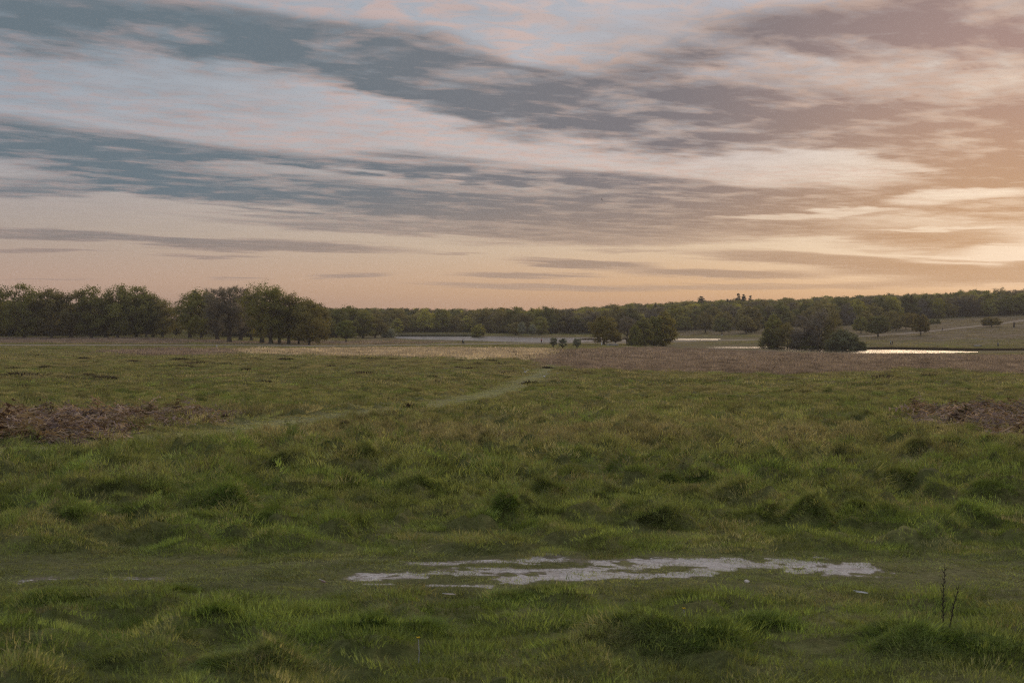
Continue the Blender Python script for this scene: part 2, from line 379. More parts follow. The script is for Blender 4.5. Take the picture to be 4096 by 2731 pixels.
def zones(x, y):
    px, py = to_px(x, y, ground0(x, y))
    w = (fbm(x * .25, y * .25, 21, 3) - .5)
    jx, jy = px + w * 90, py + (fbm(x * .12 + 5, y * .12, 22, 3) - .5) * np.interp(y, [20, 100, 400], [50, 26, 12])
    ax, ay = px + (fbm(x * 1.2, y * 1.2, 4, 3) - .5) * 190, py + (fbm(x * 1.2 + 9, y * 1.2, 6, 3) - .5) * 62
    heath = in_poly(jx, jy, Z_HEATH) | in_poly(jx, jy, Z_LEFT) | in_poly(jx, jy, Z_LEFT2)
    straw = in_poly(jx, jy, Z_STRAW) & ~heath
    brk = in_poly(ax, ay, Z_BRK_L) | in_poly(ax, ay, Z_BRK_R)
    hill = in_poly(px, py, Z_HILL)
    gp = 1 - sst(.7, 1.7, seg_dist(x, y, GPATH) + .5 * (vnoise(x * .8, y * .8, 77) - .5))
    td = seg_dist(x, y, TRACK)
    track = 1 - sst(.55, 1.15, td + (fbm(x * 1.5, y * 1.5, 33, 3) - .5) * .9)
    # bare chalk shows through the middle of the track in broken strands
    n1 = fbm(x * 2.4, y * 6.0, 41, 5, .62); n2 = fbm(x * 6, y * 14, 43, 3, .6); chalk = np.zeros(len(x))
    m = (y > 8) & (y < 12.5) & (np.abs(x) < 7)
    if m.any():
        for pts, wd, k in STRANDS:
            q = (seg_dist(x[m], y[m] , pts) - wd) / wd
            chalk[m] = np.maximum(chalk[m], k * sst(.62, -.25, q + 3.4 * (n1[m] - .5) + 2.6 * (n2[m] - .5)))
    chalk = chalk * track
    return dict(heath=heath, straw=straw, brk=brk, hill=hill, gp=gp, track=track, chalk=chalk, px=px, py=py)
# ---------------------------------------------------------------- materials
def new_mat(name):
    m = bpy.data.materials.new(name); m.use_nodes = True; m.node_tree.nodes.clear()
    return m, NB(m.node_tree)
def finish(B, shader):
    B.l.new(shader, B.new('ShaderNodeOutputMaterial').inputs[0])
def principled(B, color, rough=.8, spec=.3):
    p = B.new('ShaderNodeBsdfPrincipled'); B.put(p.inputs['Base Color'], color); B.put(p.inputs['Roughness'], rough)
    p.inputs['Specular IOR Level'].default_value = spec
    return p
def attr_node(B, name, kind='GEOMETRY'):
    return B.new('ShaderNodeAttribute', attribute_name=name, attribute_type=kind)
def leafy(name, source, trans=.35, rough=.6, vary=.35, spec=.25):
    """thin leaves: part reflects, part lets light through; colour from the instance, the object or the mesh"""
    m, B = new_mat(name)
    if source == 'inst': c = attr_node(B, 'tint', 'INSTANCER').outputs['Color']
    elif source == 'object': c = B.new('ShaderNodeObjectInfo').outputs['Color']
    else: c = attr_node(B, 'tint').outputs['Color']
    sh = attr_node(B, 'shade').outputs['Fac']            # natural difference between leaves and clusters
    c = B.mix(1.0, c, B.xyz(B.rng(sh, 0, 1, 1 - vary, 1 + vary, False), B.rng(sh, 0, 1, 1 - vary, 1 + vary, False), B.rng(sh, 0, 1, 1 - vary * .6, 1 + vary * .6, False)), 'MULTIPLY')
    p = principled(B, c, rough, spec)
    t = B.new('ShaderNodeBsdfTranslucent'); B.put(t.inputs[0], B.mix(1.0, c, (1.15, 1.1, .6, 1), 'MULTIPLY'))
    mx = B.new('ShaderNodeMixShader'); mx.inputs[0].default_value = trans
    B.l.new(p.outputs[0], mx.inputs[1]); B.l.new(t.outputs[0], mx.inputs[2]); finish(B, mx.outputs[0])
    return m
M_GRASS = leafy('grass_blades', 'inst', .45, .55, .35)
M_DRY = leafy('dry_stems', 'inst', .30, .8, .40)

def ground_material():
    m, B = new_mat('meadow_soil')
    tint = attr_node(B, 'tint').outputs['Color']; chalk = attr_node(B, 'chalk').outputs['Fac']
    pos = B.new('ShaderNodeNewGeometry').outputs['Position']
    n1 = B.noise(pos, 1.1, 5, .6); n2 = B.noise(pos, 14, 4, .65); n3 = B.noise(pos, .06, 4, .55)
    c = B.mix(1.0, tint, B.ramp(n1, [(.25, (.72, .76, .70, 1)), (.75, (1.25, 1.2, 1.2, 1))]), 'MULTIPLY')
    c = B.mix(1.0, c, B.ramp(n2, [(.2, (.6, .6, .6, 1)), (.8, (1.4, 1.4, 1.4, 1))]), 'MULTIPLY')
    c = B.mix(1.0, c, B.ramp(n3, [(.3, (.86, .9, .86, 1)), (.7, (1.14, 1.08, 1.1, 1))]), 'MULTIPLY')
    grit = B.noise(pos, 60, 3, .7); grit2 = B.noise(pos, 9, 4, .6)
    chc = B.mix(B.rng(grit, .35, .7), (.36, .345, .335, 1), (.66, .645, .635, 1))
    chc = B.mix(B.rng(grit2, .45, .7, 0, .55), chc, (.26, .22, .19, 1))
    f = B.rng(B.m('ADD', chalk, B.m('MULTIPLY', B.m('SUBTRACT', B.noise(B.v('MULTIPLY', pos, (.7, 1.5, 1)), 13, 6, .75), .5), 2.3)), .48, .64)
    worn = B.rng(B.m('ADD', chalk, B.m('MULTIPLY', B.m('SUBTRACT', grit2, .5), .9)), .10, .50, 0, .8)
    c = B.mix(worn, c, (.17, .15, .12, 1))               # trodden soil round the chalk
    p = principled(B, B.mix(f, c, chc), .95, .1)
    bump = B.new('ShaderNodeBump'); bump.inputs['Strength'].default_value = .5; bump.inputs['Distance'].default_value = .03
    B.l.new(B.m('ADD', n2, B.m('MULTIPLY', grit, .4)), bump.inputs['Height']); B.l.new(bump.outputs[0], p.inputs['Normal'])
    finish(B, p.outputs[0]); return m

# ---------------------------------------------------------------- ground: one sheet out to the horizon
r_ = np.concatenate([[.01], np.linspace(.4, 3, 10), np.exp(np.arange(math.log(3.03), math.log(60), .0085)),
                     np.exp(np.arange(math.log(60), math.log(760), .0105)), np.exp(np.linspace(math.log(765), math.log(3200), 42))])
a_ = np.concatenate([np.linspace(R(-25), R(25), 470), np.linspace(R(25), R(335), 72)[1:-1]])
AA, RR = np.meshgrid(a_, r_)
gx, gy = (RR * np.sin(AA)).ravel(), (RR * np.cos(AA)).ravel()
gz = ground(gx, gy)
nr, na = len(r_), len(a_)
ii = (np.arange(nr - 1)[:, None] * na + np.arange(na)[None, :]).ravel()
jj = (np.arange(nr - 1)[:, None] * na + (np.arange(na)[None, :] + 1) % na).ravel()
quads = np.stack([ii, ii + na, jj + na, jj], 1)[:, ::-1]
gme = mesh_np('ground', np.stack([gx, gy, gz], 1), quads, ground_material(), True)
zn = zones(gx, gy)
def blend(c, m, k):
    m = np.asarray(m, float)[:, None]; return c * (1 - m) + np.array(k)[None, :] * m
def soil_tint(x, y, zn):
    n = fbm(x * .35, y * .35, 51, 4)[:, None]; g = fbm(x * .03, y * .05, 53, 3)[:, None]
    c = np.array([[.072, .084, .027]]) * (1 - n) + np.array([[.090, .088, .036]]) * n
    far = sst(40, 170, y)[:, None]
    c = c * (1 - far) + far * (np.array([[.070, .066, .026]]) * (1 - g) + np.array([[.105, .085, .046]]) * g)
    c = blend(c, zn['heath'], (.090, .070, .064)); c = blend(c, zn['straw'], (.21, .17, .135)); c = blend(c, zn['brk'], (.075, .052, .042))
    c = blend(c, zn['hill'], (.095, .078, .058)); c = blend(c, zn['gp'] * .95, (.125, .128, .064)); c = blend(c, zn['track'] * .7, (.078, .082, .036))
    return c * 1.5
tint = soil_tint(gx, gy, zn)
attr(gme, 'tint', np.concatenate([tint, np.ones((len(tint), 1))], 1))
attr(gme, 'chalk', zn['chalk'], 'FLOAT')
put(bpy.data.objects.new('ground', gme), 'open grassland falling away to ponds and wooded hills', 'ground', kind='structure')

# ---------------------------------------------------------------- ponds
def pond_material(rough, swell):
    m, B = new_mat('pond_water')
    pos = B.new('ShaderNodeNewGeometry').outputs['Position']
    p = principled(B, (.012, .014, .013, 1), rough, .5); p.inputs['IOR'].default_value = 2.6
    v = B.v('MULTIPLY', pos, (.9, 2.2, 1))
    bump = B.new('ShaderNodeBump'); bump.inputs['Strength'].default_value = 1.0; bump.inputs['Distance'].default_value = swell
    B.l.new(B.noise(v, .9, 4, .6), bump.inputs['Height']); B.l.new(bump.outputs[0], p.inputs['Normal'])
    finish(B, p.outputs[0]); return m
M_WATER = {LV_UP: pond_material(.16, .085), LV_LOW: pond_material(.10, .042)}      # the upper pond is ruffled, the lower one sheltered
for poly, lv, lab in ((POND_UP, LV_UP, 'long pale pond reflecting the sky below the far wood'), (POND_LOW, LV_LOW, 'golden pond on the right behind the brown bracken field')):
    P = np.array(poly); c = P.mean(0); bm = bmesh.new()
    vs_ = [bm.verts.new((c[0] + (p[0] - c[0]) * 1.05, p[1] + math.copysign(4, p[1] - c[1]), lv)) for p in P]
    bm.faces.new(vs_); bmesh.ops.triangulate(bm, faces=bm.faces[:]); bmesh.ops.recalc_face_normals(bm, faces=bm.faces[:])
    for f in bm.faces:
        if f.normal.z < 0: f.normal_flip()
    me = bpy.data.meshes.new('pond'); bm.to_mesh(me); bm.free(); me.materials.append(M_WATER[lv])
    put(bpy.data.objects.new('pond', me), lab, 'pond', kind='structure')

# ---------------------------------------------------------------- pale footpaths
def path_material():
    m, B = new_mat('path_gravel'); pos = B.new('ShaderNodeNewGeometry').outputs['Position']
    finish(B, principled(B, B.mix(B.noise(pos, 2.0, 5, .65), (.21, .18, .14, 1), (.38, .33, .27, 1)), .95, .1).outputs[0]); return m
M_PATH = path_material()
FOOTPATH = [tuple(at(a, b).xy) for a, b in [(-900, 1381), (-200, 1381), (0, 1381), (400, 1381), (700, 1381.5), (1000, 1382.5), (1150, 1383.5), (1330, 1383.5), (1500, 1381.5), (1700, 1379.5),
            (1850, 1376.5), (2000, 1375), (2150, 1374), (2330, 1373.2), (2440, 1371.4), (2560, 1369.2), (2750, 1364.5), (2900, 1361.6), (3045, 1358.8), (3300, 1352.5), (3400, 1347.5)]]
HILLPATH = [tuple(at(a, b).xy) for a, b in [(3400, 1347.5), (3450, 1345.3), (3520, 1340.5), (3600, 1335.8), (3700, 1327.5), (3800, 1316.5), (3920, 1302.5), (4010, 1293), (4096, 1281), (4250, 1262)]]
def resample(pts, step):
    P = np.array(pts); s = np.concatenate([[0], np.cumsum(np.hypot(*np.diff(P, axis=0).T))])
    q = np.arange(0, s[-1], step); return np.stack([np.interp(q, s, P[:, 0]), np.interp(q, s, P[:, 1])], 1)
def strip(name, pts, width, lift, mat, label, cat, wob=.3):
    P = resample(pts, 2.0); T = np.gradient(P, axis=0); T /= np.hypot(T[:, 0], T[:, 1])[:, None]; N = np.stack([-T[:, 1], T[:, 0]], 1)
    k = np.linspace(-.5, .5, 5); w = width * (1 + wob * (fbm(P[:, 0] * .1, P[:, 1] * .1, 61, 3) - .5))
    X = P[:, None, :] + N[:, None, :] * (k[None, :, None] * w[:, None, None]); x, y = X[..., 0].ravel(), X[..., 1].ravel()
    edge = np.tile(1 - (np.abs(k) * 2) ** 4, len(P))
    v = np.stack([x, y, ground(x, y) + lift * (-.3 + 1.3 * edge)], 1); n = len(P)
    i = (np.arange(n - 1)[:, None] * 5 + np.arange(4)[None, :]).ravel()
    me = mesh_np(name, v, np.stack([i, i + 1, i + 6, i + 5], 1), mat, True)
    return put(bpy.data.objects.new(name, me), label, cat, kind='structure')
strip('footpath', FOOTPATH, 7.0, .20, M_PATH, 'thin pale footpath crossing the meadow in front of the trees and pond', 'footpath')
strip('hill_path', HILLPATH, 4.5, .15, M_PATH, 'pale path climbing the hillside on the right', 'footpath')

# ---------------------------------------------------------------- scattering (one object each)
LIB = {}
def lib_collection(name, meshes):
    c = bpy.data.collections.new(name)
    for k, me in enumerate(meshes):
        c.objects.link(bpy.data.objects.new('%s_%02d' % (name, k), me))
    return c
def scatter(name, label, cat, pos, rot, scl, idx, tint, coll, kind='stuff'):
    me = bpy.data.meshes.new(name); me.vertices.add(len(pos)); me.vertices.foreach_set('co', np.asarray(pos, np.float32).ravel())
    attr(me, 'rot', rot, 'FLOAT_VECTOR'); attr(me, 'scl', scl, 'FLOAT_VECTOR'); 
    a = me.attributes.new('idx', 'INT', 'POINT'); a.data.foreach_set('value', np.asarray(idx, np.int32))
    attr(me, 'tint', np.concatenate([np.asarray(tint), np.ones((len(tint), 1))], 1))
    o = put(bpy.data.objects.new(name, me), label, cat, kind=kind)
    g = bpy.data.node_groups.new(name + '_scatter', 'GeometryNodeTree')
    g.interface.new_socket('Geometry', in_out='INPUT', socket_type='NodeSocketGeometry')
    g.interface.new_socket('Geometry', in_out='OUTPUT', socket_type='NodeSocketGeometry')
    gi, go = g.nodes.new('NodeGroupInput'), g.nodes.new('NodeGroupOutput')
    ci = g.nodes.new('GeometryNodeCollectionInfo'); ci.inputs['Collection'].default_value = coll
    ci.inputs['Separate Children'].default_value = True; ci.inputs['Reset Children'].default_value = True
    ip = g.nodes.new('GeometryNodeInstanceOnPoints'); ip.inputs['Pick Instance'].default_value = True
    def named(n, t):
        nd = g.nodes.new('GeometryNodeInputNamedAttribute'); nd.data_type = t; nd.inputs[0].default_value = n; return nd.outputs[0]
    L = g.links.new
    L(gi.outputs[0], ip.inputs['Points']); L(ci.outputs[0], ip.inputs['Instance'])
    L(named('idx', 'INT'), ip.inputs['Instance Index']); L(named('rot', 'FLOAT_VECTOR'), ip.inputs['Rotation']); L(named('scl', 'FLOAT_VECTOR'), ip.inputs['Scale'])
    L(ip.outputs[0], go.inputs[0])
    o.modifiers.new('scatter', 'NODES').node_group = g
    return o

# ---------------------------------------------------------------- tufts
def tuft(name, n, rad, h0, h1, w, lean, mat, seed, seg=3):
    rg = np.random.default_rng(seed); V, F, S = [], [], []
    for b in range(n):
        a, r = rg.uniform(0, 2 * math.pi), rad * math.sqrt(rg.uniform())
        bx, by = r * math.cos(a), r * math.sin(a); h = rg.uniform(h0, h1) * (1.1 - .4 * r / rad)
        la = a + rg.normal(0, .9); ln = lean * rg.uniform(.3, 1.2) * h
        fa = rg.uniform(0, math.pi); wx, wy = math.cos(fa) * w / 2, math.sin(fa) * w / 2
        i0 = len(V); s = rg.uniform()
        for k in range(seg):
            t = k / seg; o = ln * t * t; zz = h * (t - .12 * lean * t * t); q = 1 - .55 * t
            cx, cy = bx + math.cos(la) * o, by + math.sin(la) * o
            V += [(cx - wx * q, cy - wy * q, zz - .01), (cx + wx * q, cy + wy * q, zz - .01)]; S += [s, s]
        V.append((bx + math.cos(la) * ln, by + math.sin(la) * ln, h * (1 - .12 * lean))); S.append(s)
        for k in range(seg - 1):
            p = i0 + 2 * k; F += [(p, p + 1, p + 3), (p, p + 3, p + 2)]
        p = i0 + 2 * (seg - 1); F.append((p, p + 1, p + 2))
    me = mesh_np(name, V, F, mat, False); attr(me, 'shade', S, 'FLOAT'); return me
TUFTS = [tuft('t', 210, .19, .018, .052, .0036, .9, M_GRASS, 1 + k, 2) for k in range(4)]          # 0-3 short turf
TUFTS += [tuft('t', 70, .11, .04, .095, .0042, .9, M_GRASS, 11 + k, 3) for k in range(4)]          # 4-7 long grass
TUFTS += [tuft('t', 150, .27, .03, .095, .007, .9, M_GRASS, 21 + k, 2) for k in range(4)]          # 8-11 beyond the track
TUFTS += [tuft('t', 120, .42, .04, .13, .012, .8, M_GRASS, 31 + k, 2) for k in range(4)]          # 12-15 mid field
TUFTS += [tuft('t', 100, 1.0, .07, .24, .032, .8, M_GRASS, 41 + k, 2) for k in range(4)]          # 16-19 far
TUFTS += [tuft('t', 90, 2.4, .10, .36, .09, .7, M_GRASS, 51 + k, 2) for k in range(4)]            # 20-23 farthest
TUFTS += [tuft('t', 200, .26, .05, .18, .006, 1.6, M_GRASS, 61 + k, 3) for k in range(4)]          # 24-27 dense tussocks
C_TUFT = lib_collection('tuft', TUFTS)
HALF = math.tan(R(25.5))
def field(d0, d1, dens):
    """random spots in the wedge of ground in front, dens per square metre"""
    area = HALF * (d1 * d1 - d0 * d0); n = int(area * dens)
    y = np.sqrt(rng.uniform(d0 * d0, d1 * d1, n)); return rng.uniform(-1, 1, n) * HALF * y, y
def dress(x, y, zz=None):
    n = len(x); z = ground(x, y) if zz is None else zz
    e = np.clip(y * .004, .05, .8); dzx = (ground(x + e, y) - ground(x - e, y)) / (2 * e); dzy = (ground(x, y + e) - ground(x, y - e)) / (2 * e)
    nz = np.stack([-dzx, -dzy, np.ones(n)], 1) + rng.normal(0, .06, (n, 3)); nz /= np.linalg.norm(nz, axis=1)[:, None]
    w = rng.uniform(0, 6.283, n); ax = np.stack([np.cos(w), np.sin(w), np.zeros(n)], 1)
    ay = np.cross(nz, ax); ay /= np.linalg.norm(ay, axis=1)[:, None]; ax = np.cross(ay, nz)          # upright on the slope, turned at random
    rot = np.stack([np.arctan2(ay[:, 2], nz[:, 2]), -np.arcsin(np.clip(ax[:, 2], -1, 1)), np.arctan2(ax[:, 1], ax[:, 0])], 1)
    return np.stack([x, y, z], 1), rot
G = dict(pos=[], rot=[], scl=[], idx=[], tint=[])
def grass_tint(x, y, zn):
    n = fbm(x * .5, y * .5, 71, 4); g = fbm(x * .07, y * .11, 73, 4); q = rng.uniform(0, 1, len(x)); f = fbm(x * 1.9, y * 1.9, 75, 3)
    green = np.array([.076, .101, .031]); lush = np.array([.076, .102, .028]); olive = np.array([.102, .104, .044]); dry = np.array([.150, .126, .080])
    near = sst(26, 10, y)
    t1 = sst(.38, .60, .55 * n + .45 * f + .06 - .10 * near)[:, None]
    c = green * (1 - t1) + olive * t1
    c = c * (1 - .6 * near[:, None]) + lush * .6 * near[:, None] * 1.1
    t2 = sst(.44, .64, .5 * g + .5 * f + .20 * (q - .5) + np.interp(y, [8, 14, 30, 60, 150, 300], [-.16, -.11, -.04, -.02, .0, .02]))[:, None] * .65
    c = c * (1 - t2) + dry * t2
    one = (q < np.interp(y, [6, 12, 40], [.025, .09, .15]))[:, None]              # single dead tufts
    c = np.where(one, c * .35 + dry * .65, c)
    c = blend(c, zn['heath'], (.132, .106, .099)); c = blend(c, zn['straw'], (.222, .186, .154)); c = blend(c, zn['hill'] * .75, (.115, .098, .072))
    c = blend(c, zn['gp'] * .95, (.172, .178, .088)); c = blend(c, zn['track'] * .6, (.098, .108, .048))
    return c * 2.75 * np.clip(rng.normal(1, .32, (len(x), 1)), .45, 1.7)
def lay(x, y, base, k, size, hmul, keep=None, tone=None):
    zn = zones(x, y)
    pr = np.ones(len(x)); pr *= 1 - sst(.25, .75, zn['chalk']) * .88; pr *= 1 - .35 * zn['track']; pr[zn['brk']] *= .12
    if base == 24: pr *= seg_dist(x, y + 1.2, GPATH) > 2.2
    if y.max() > 380:
        pr *= seg_dist(x, y + 3.0, FOOTPATH) > 8.5; pr *= seg_dist(x, y + 1.5, HILLPATH) > 5.5
        pr *= ~(in_poly(x, y, POND_UP) | in_poly(x, y, POND_LOW)); pr *= (seg_dist(x, y, POND_UP, True) > 28) & (seg_dist(x, y, POND_LOW, True) > 18)
    m = rng.uniform(0, 1, len(x)) < pr
    if keep is not None: m &= keep
    x, y = x[m], y[m]; zn = {q: v[m] for q, v in zn.items()}; size = size[m] if np.ndim(size) else size
    pos, rot = dress(x, y); n = len(x)
    h = hmul(x, y, zn) * rng.uniform(.7, 1.35, n); s = size * rng.uniform(.8, 1.3, n)
    G['pos'].append(pos); G['rot'].append(rot); G['scl'].append(np.stack([s * rng.uniform(.75, 1.35, n), s * rng.uniform(.75, 1.35, n), h], 1)); G['idx'].append(base + rng.integers(0, k, n)); G['tint'].append(grass_tint(x, y, zn) * (1.0 if tone is None else toned(n) if tone == 'mix' else toned(n, .72, 1.1)))
def flat(zn): return (1 - .55 * np.maximum(zn['track'], zn['gp'] * 1.4))
def tus(x, y): return np.clip((relief(x, y) - .02) / .10, 0, 1)
lay(*field(4.5, 15.5, 42), 0, 4, 1.0, lambda x, y, z: flat(z) * .95)
x, y = field(4.5, 16, 55); lay(x, y, 4, 4, .9, lambda x, y, z: flat(z) * (.4 + .6 * tus(x, y)), rng.uniform(0, 1, len(x)) < .06 + .9 * tus(x, y) ** 1.2)
lay(*field(15, 36, 18), 8, 4, 1.0, lambda x, y, z: flat(z) * (.7 + .35 * tus(x, y)))
x, y = field(15, 40, 26); lay(x, y, 4, 4, 1.35, lambda x, y, z: flat(z) * (.6 + .8 * tus(x, y)), rng.uniform(0, 1, len(x)) < .05 + .9 * tus(x, y))
lay(*field(35, 98, 6), 12, 4, 1.0, lambda x, y, z: flat(z) * (.55 + .8 * tus(x, y)))
lay(*field(94, 235, 1.1), 16, 4, 1.0, lambda x, y, z: flat(z) * (.5 + .6 * tus(x, y)) * (1 + .9 * z['heath'] + .5 * z['straw']))
lay(*field(228, 480, .21), 20, 4, 1.0, lambda x, y, z: (.55 + .25 * tus(x, y)) * (1 + 1.0 * z['heath'] + 1.2 * z['straw']))
lay(*field(470, 860, .05), 20, 4, 1.5, lambda x, y, z: .8 * (1 + .6 * z['heath']))
def lumpy(x, y, lo, hi): return rng.uniform(0, 1, len(x)) < sst(lo, hi, fbm(x * .22, y * .22, 95, 3))
def toned(n, lo=.42, hi=1.0): return rng.uniform(lo, hi, (n, 1)) * np.array([[1.0, 1.06, .95]])
def tussocks(x, y, size, h0, h1, lo=.34, hi=.62):
    m = lumpy(x, y, lo, hi); x, y = x[m], y[m]
    lay(x, y, 24, 4, size, lambda x, y, z: flat(z) * rng.uniform(h0, h1, len(x)) ** 1.3, None, 'mix')
tussocks(*field(12, 45, 12), .44, .32, 1.15)
tussocks(*field(4.8, 9.0, 14), .26, .20, .52)
tussocks(*field(40, 110, 5), .70, .4, 1.25)
tussocks(*field(105, 270, 1.5), 1.2, .6, 1.4)
mx_, my_ = [], []
for mx, my, mw, mh in _mw:                               # the hummocks carry dense dark tussock grass
    n = int(20 + 170 * mw); a, r = rng.uniform(0, 6.283, n), np.sqrt(rng.uniform(0, 1, n)); mx_.append(mx + np.cos(a) * r * mw * .85); my_.append(my + np.sin(a) * r * mw * .6)
mx_, my_ = np.concatenate(mx_), np.concatenate(my_)
lay(mx_, my_, 24, 4, .22 + .009 * my_, lambda x, y, z: (.24 + .012 * y) * rng.uniform(.5, 1.15, len(x)), None, 'soft')
scatter('grass', 'rough green and straw coloured grass covering the meadow', 'grass', *[np.concatenate(G[k]) for k in ('pos', 'rot', 'scl', 'idx', 'tint')], C_TUFT)

# ---------------------------------------------------------------- dead bracken: arching brown fronds
def frond(seed):
    rg = np.random.default_rng(seed); V, F, S = [], [], []
    def quad(p, q, w, s):
        p, q = np.array(p), np.array(q); d = q - p; n = np.cross(d, rg.normal(size=3)); n /= np.linalg.norm(n) + 1e-9
        i = len(V); V.extend([p - n * w, p + n * w, q + n * w * .5, q - n * w * .5]); F.append((i, i + 1, i + 2, i + 3)); S.extend([s] * 4)
    for k in range(5):
        a = rg.uniform(0, 6.283); L = rg.uniform(.35, .75); s = rg.uniform(); pts = []
        for t in np.linspace(0, 1, 6):
            pts.append((math.cos(a) * L * t + rg.normal(0, .02), math.sin(a) * L * t + rg.normal(0, .02), .42 * L * math.sin(min(t * 1.25, 1.0) * 2.4) + .03))
        for p, q in zip(pts[:-1], pts[1:]): quad(p, q, .008, s * .6 + .4)
        for t in range(1, 6):
            for sd in (-1, 1):
                p = np.array(pts[t]); l = .22 * (1.15 - t / 6)
                q = p + np.array([math.cos(a + sd * 1.2) * l, math.sin(a + sd * 1.2) * l, rg.normal(-.03, .06)])
                quad(p, q, .022 * rg.uniform(.5, 1.2), rg.uniform())
    me = mesh_np('frond', V, F, M_DRY); attr(me, 'shade', S, 'FLOAT'); return me
C_FROND = lib_collection('frond', [frond(100 + k) for k in range(5)])
def bracken(name, poly, label, n):
    q = np.array(poly); xx, yy = [], []
    a = np.array([at(px, py).xy for px, py in poly]); lo, hi = a.min(0), a.max(0)
    lo[0], hi[0] = max(lo[0], -HALF * 45), min(hi[0], HALF * 45)
    x, y = rng.uniform(lo[0], hi[0], n), rng.uniform(lo[1], hi[1], n); m = zones(x, y)['brk'] & (fbm(x * .9, y * .9, 81, 3) > .40)
    x, y = x[m], y[m]; pos, rot = dress(x, y); pos[:, 2] += fbm(x * 1.3, y * 1.3, 83, 3) * .10 - .05
    s = rng.uniform(.7, 1.25, len(x)); c = np.array([.31, .235, .192]) * rng.uniform(.4, 1.6, (len(x), 1)) + rng.uniform(-.01, .02, (len(x), 3)) * [1, .8, .6]
    scatter(name, label, 'bracken', pos, rot, np.stack([s, s, s * .5], 1), rng.integers(0, 5, len(x)), c, C_FROND)
bracken('dead_bracken', Z_BRK_L, 'patch of dead brown bracken at the left edge of the meadow', 6800)
bracken('dead_bracken', Z_BRK_R, 'patch of dead brown bracken at the right edge of the meadow', 5600)
# ---------------------------------------------------------------- trees
def bark_material(name, a, b):
    m, B = new_mat(name); pos = B.new('ShaderNodeTexCoord').outputs['Object']
    n = B.noise(B.v('MULTIPLY', pos, (3, 3, .7)), 2.0, 5, .65)
    finish(B, principled(B, B.mix(n, a, b), .95, .1).outputs[0]); return m
M_BARK = bark_material('oak_bark', (.045, .036, .028, 1), (.14, .115, .09, 1))
M_DEADWOOD = bark_material('bleached_wood', (.22, .21, .20, 1), (.42, .41, .39, 1))
M_LEAF = leafy('tree_leaves', 'object', .45, .6, .45)
M_LEAF_I = leafy('wood_leaves', 'inst', .45, .6, .45)

def tubes(paths, sides=5):
    """paths: list of (points, radii) -> verts, quads"""
    V, F = [], []; n0 = 0
    for pts, rad in paths:
        P = np.asarray(pts, float); T = np.gradient(P, axis=0); T /= np.linalg.norm(T, axis=1)[:, None] + 1e-9
        ref = np.where(np.abs(T[:, 2:3]) > .9, [[1., 0, 0]], [[0, 0, 1.]]); A = np.cross(T, ref); A /= np.linalg.norm(A, axis=1)[:, None] + 1e-9; Bv = np.cross(T, A)
        w = np.linspace(0, 2 * math.pi, sides, endpoint=False); r = np.asarray(rad)[:, None, None]
        ring = P[:, None, :] + r * (np.cos(w)[None, :, None] * A[:, None, :] + np.sin(w)[None, :, None] * Bv[:, None, :])
        V.append(ring.reshape(-1, 3)); k = len(P)
        i = (np.arange(k - 1)[:, None] * sides + np.arange(sides)[None, :]).ravel(); j = (np.arange(k - 1)[:, None] * sides + (np.arange(sides)[None, :] + 1) % sides).ravel()
        F.append(np.stack([i, j, j + sides, i + sides], 1) + n0); n0 += k * sides
    return np.concatenate(V), np.concatenate(F)
PROFILE = {
    'oak':   ([0, .12, .35, .6, .85, 1.0], [.55, .85, 1.0, .95, .66, .22]),
    'vase':  ([0, .2, .5, .75, .92, 1.0], [.30, .52, .85, 1.0, .70, .3]),
    'round': ([0, .10, .30, .55, .8, 1.0], [.92, 1.0, 1.0, .92, .70, .34]),
    'tall':  ([0, .2, .5, .8, 1.0], [.60, .92, 1.0, .72, .22]),
    'bush':  ([0, .1, .4, .7, 1.0], [.95, 1.0, .95, .66, .2]),
    'cone':  ([0, .1, .5, .8, 1.0], [.9, 1.0, .72, .45, .15])}
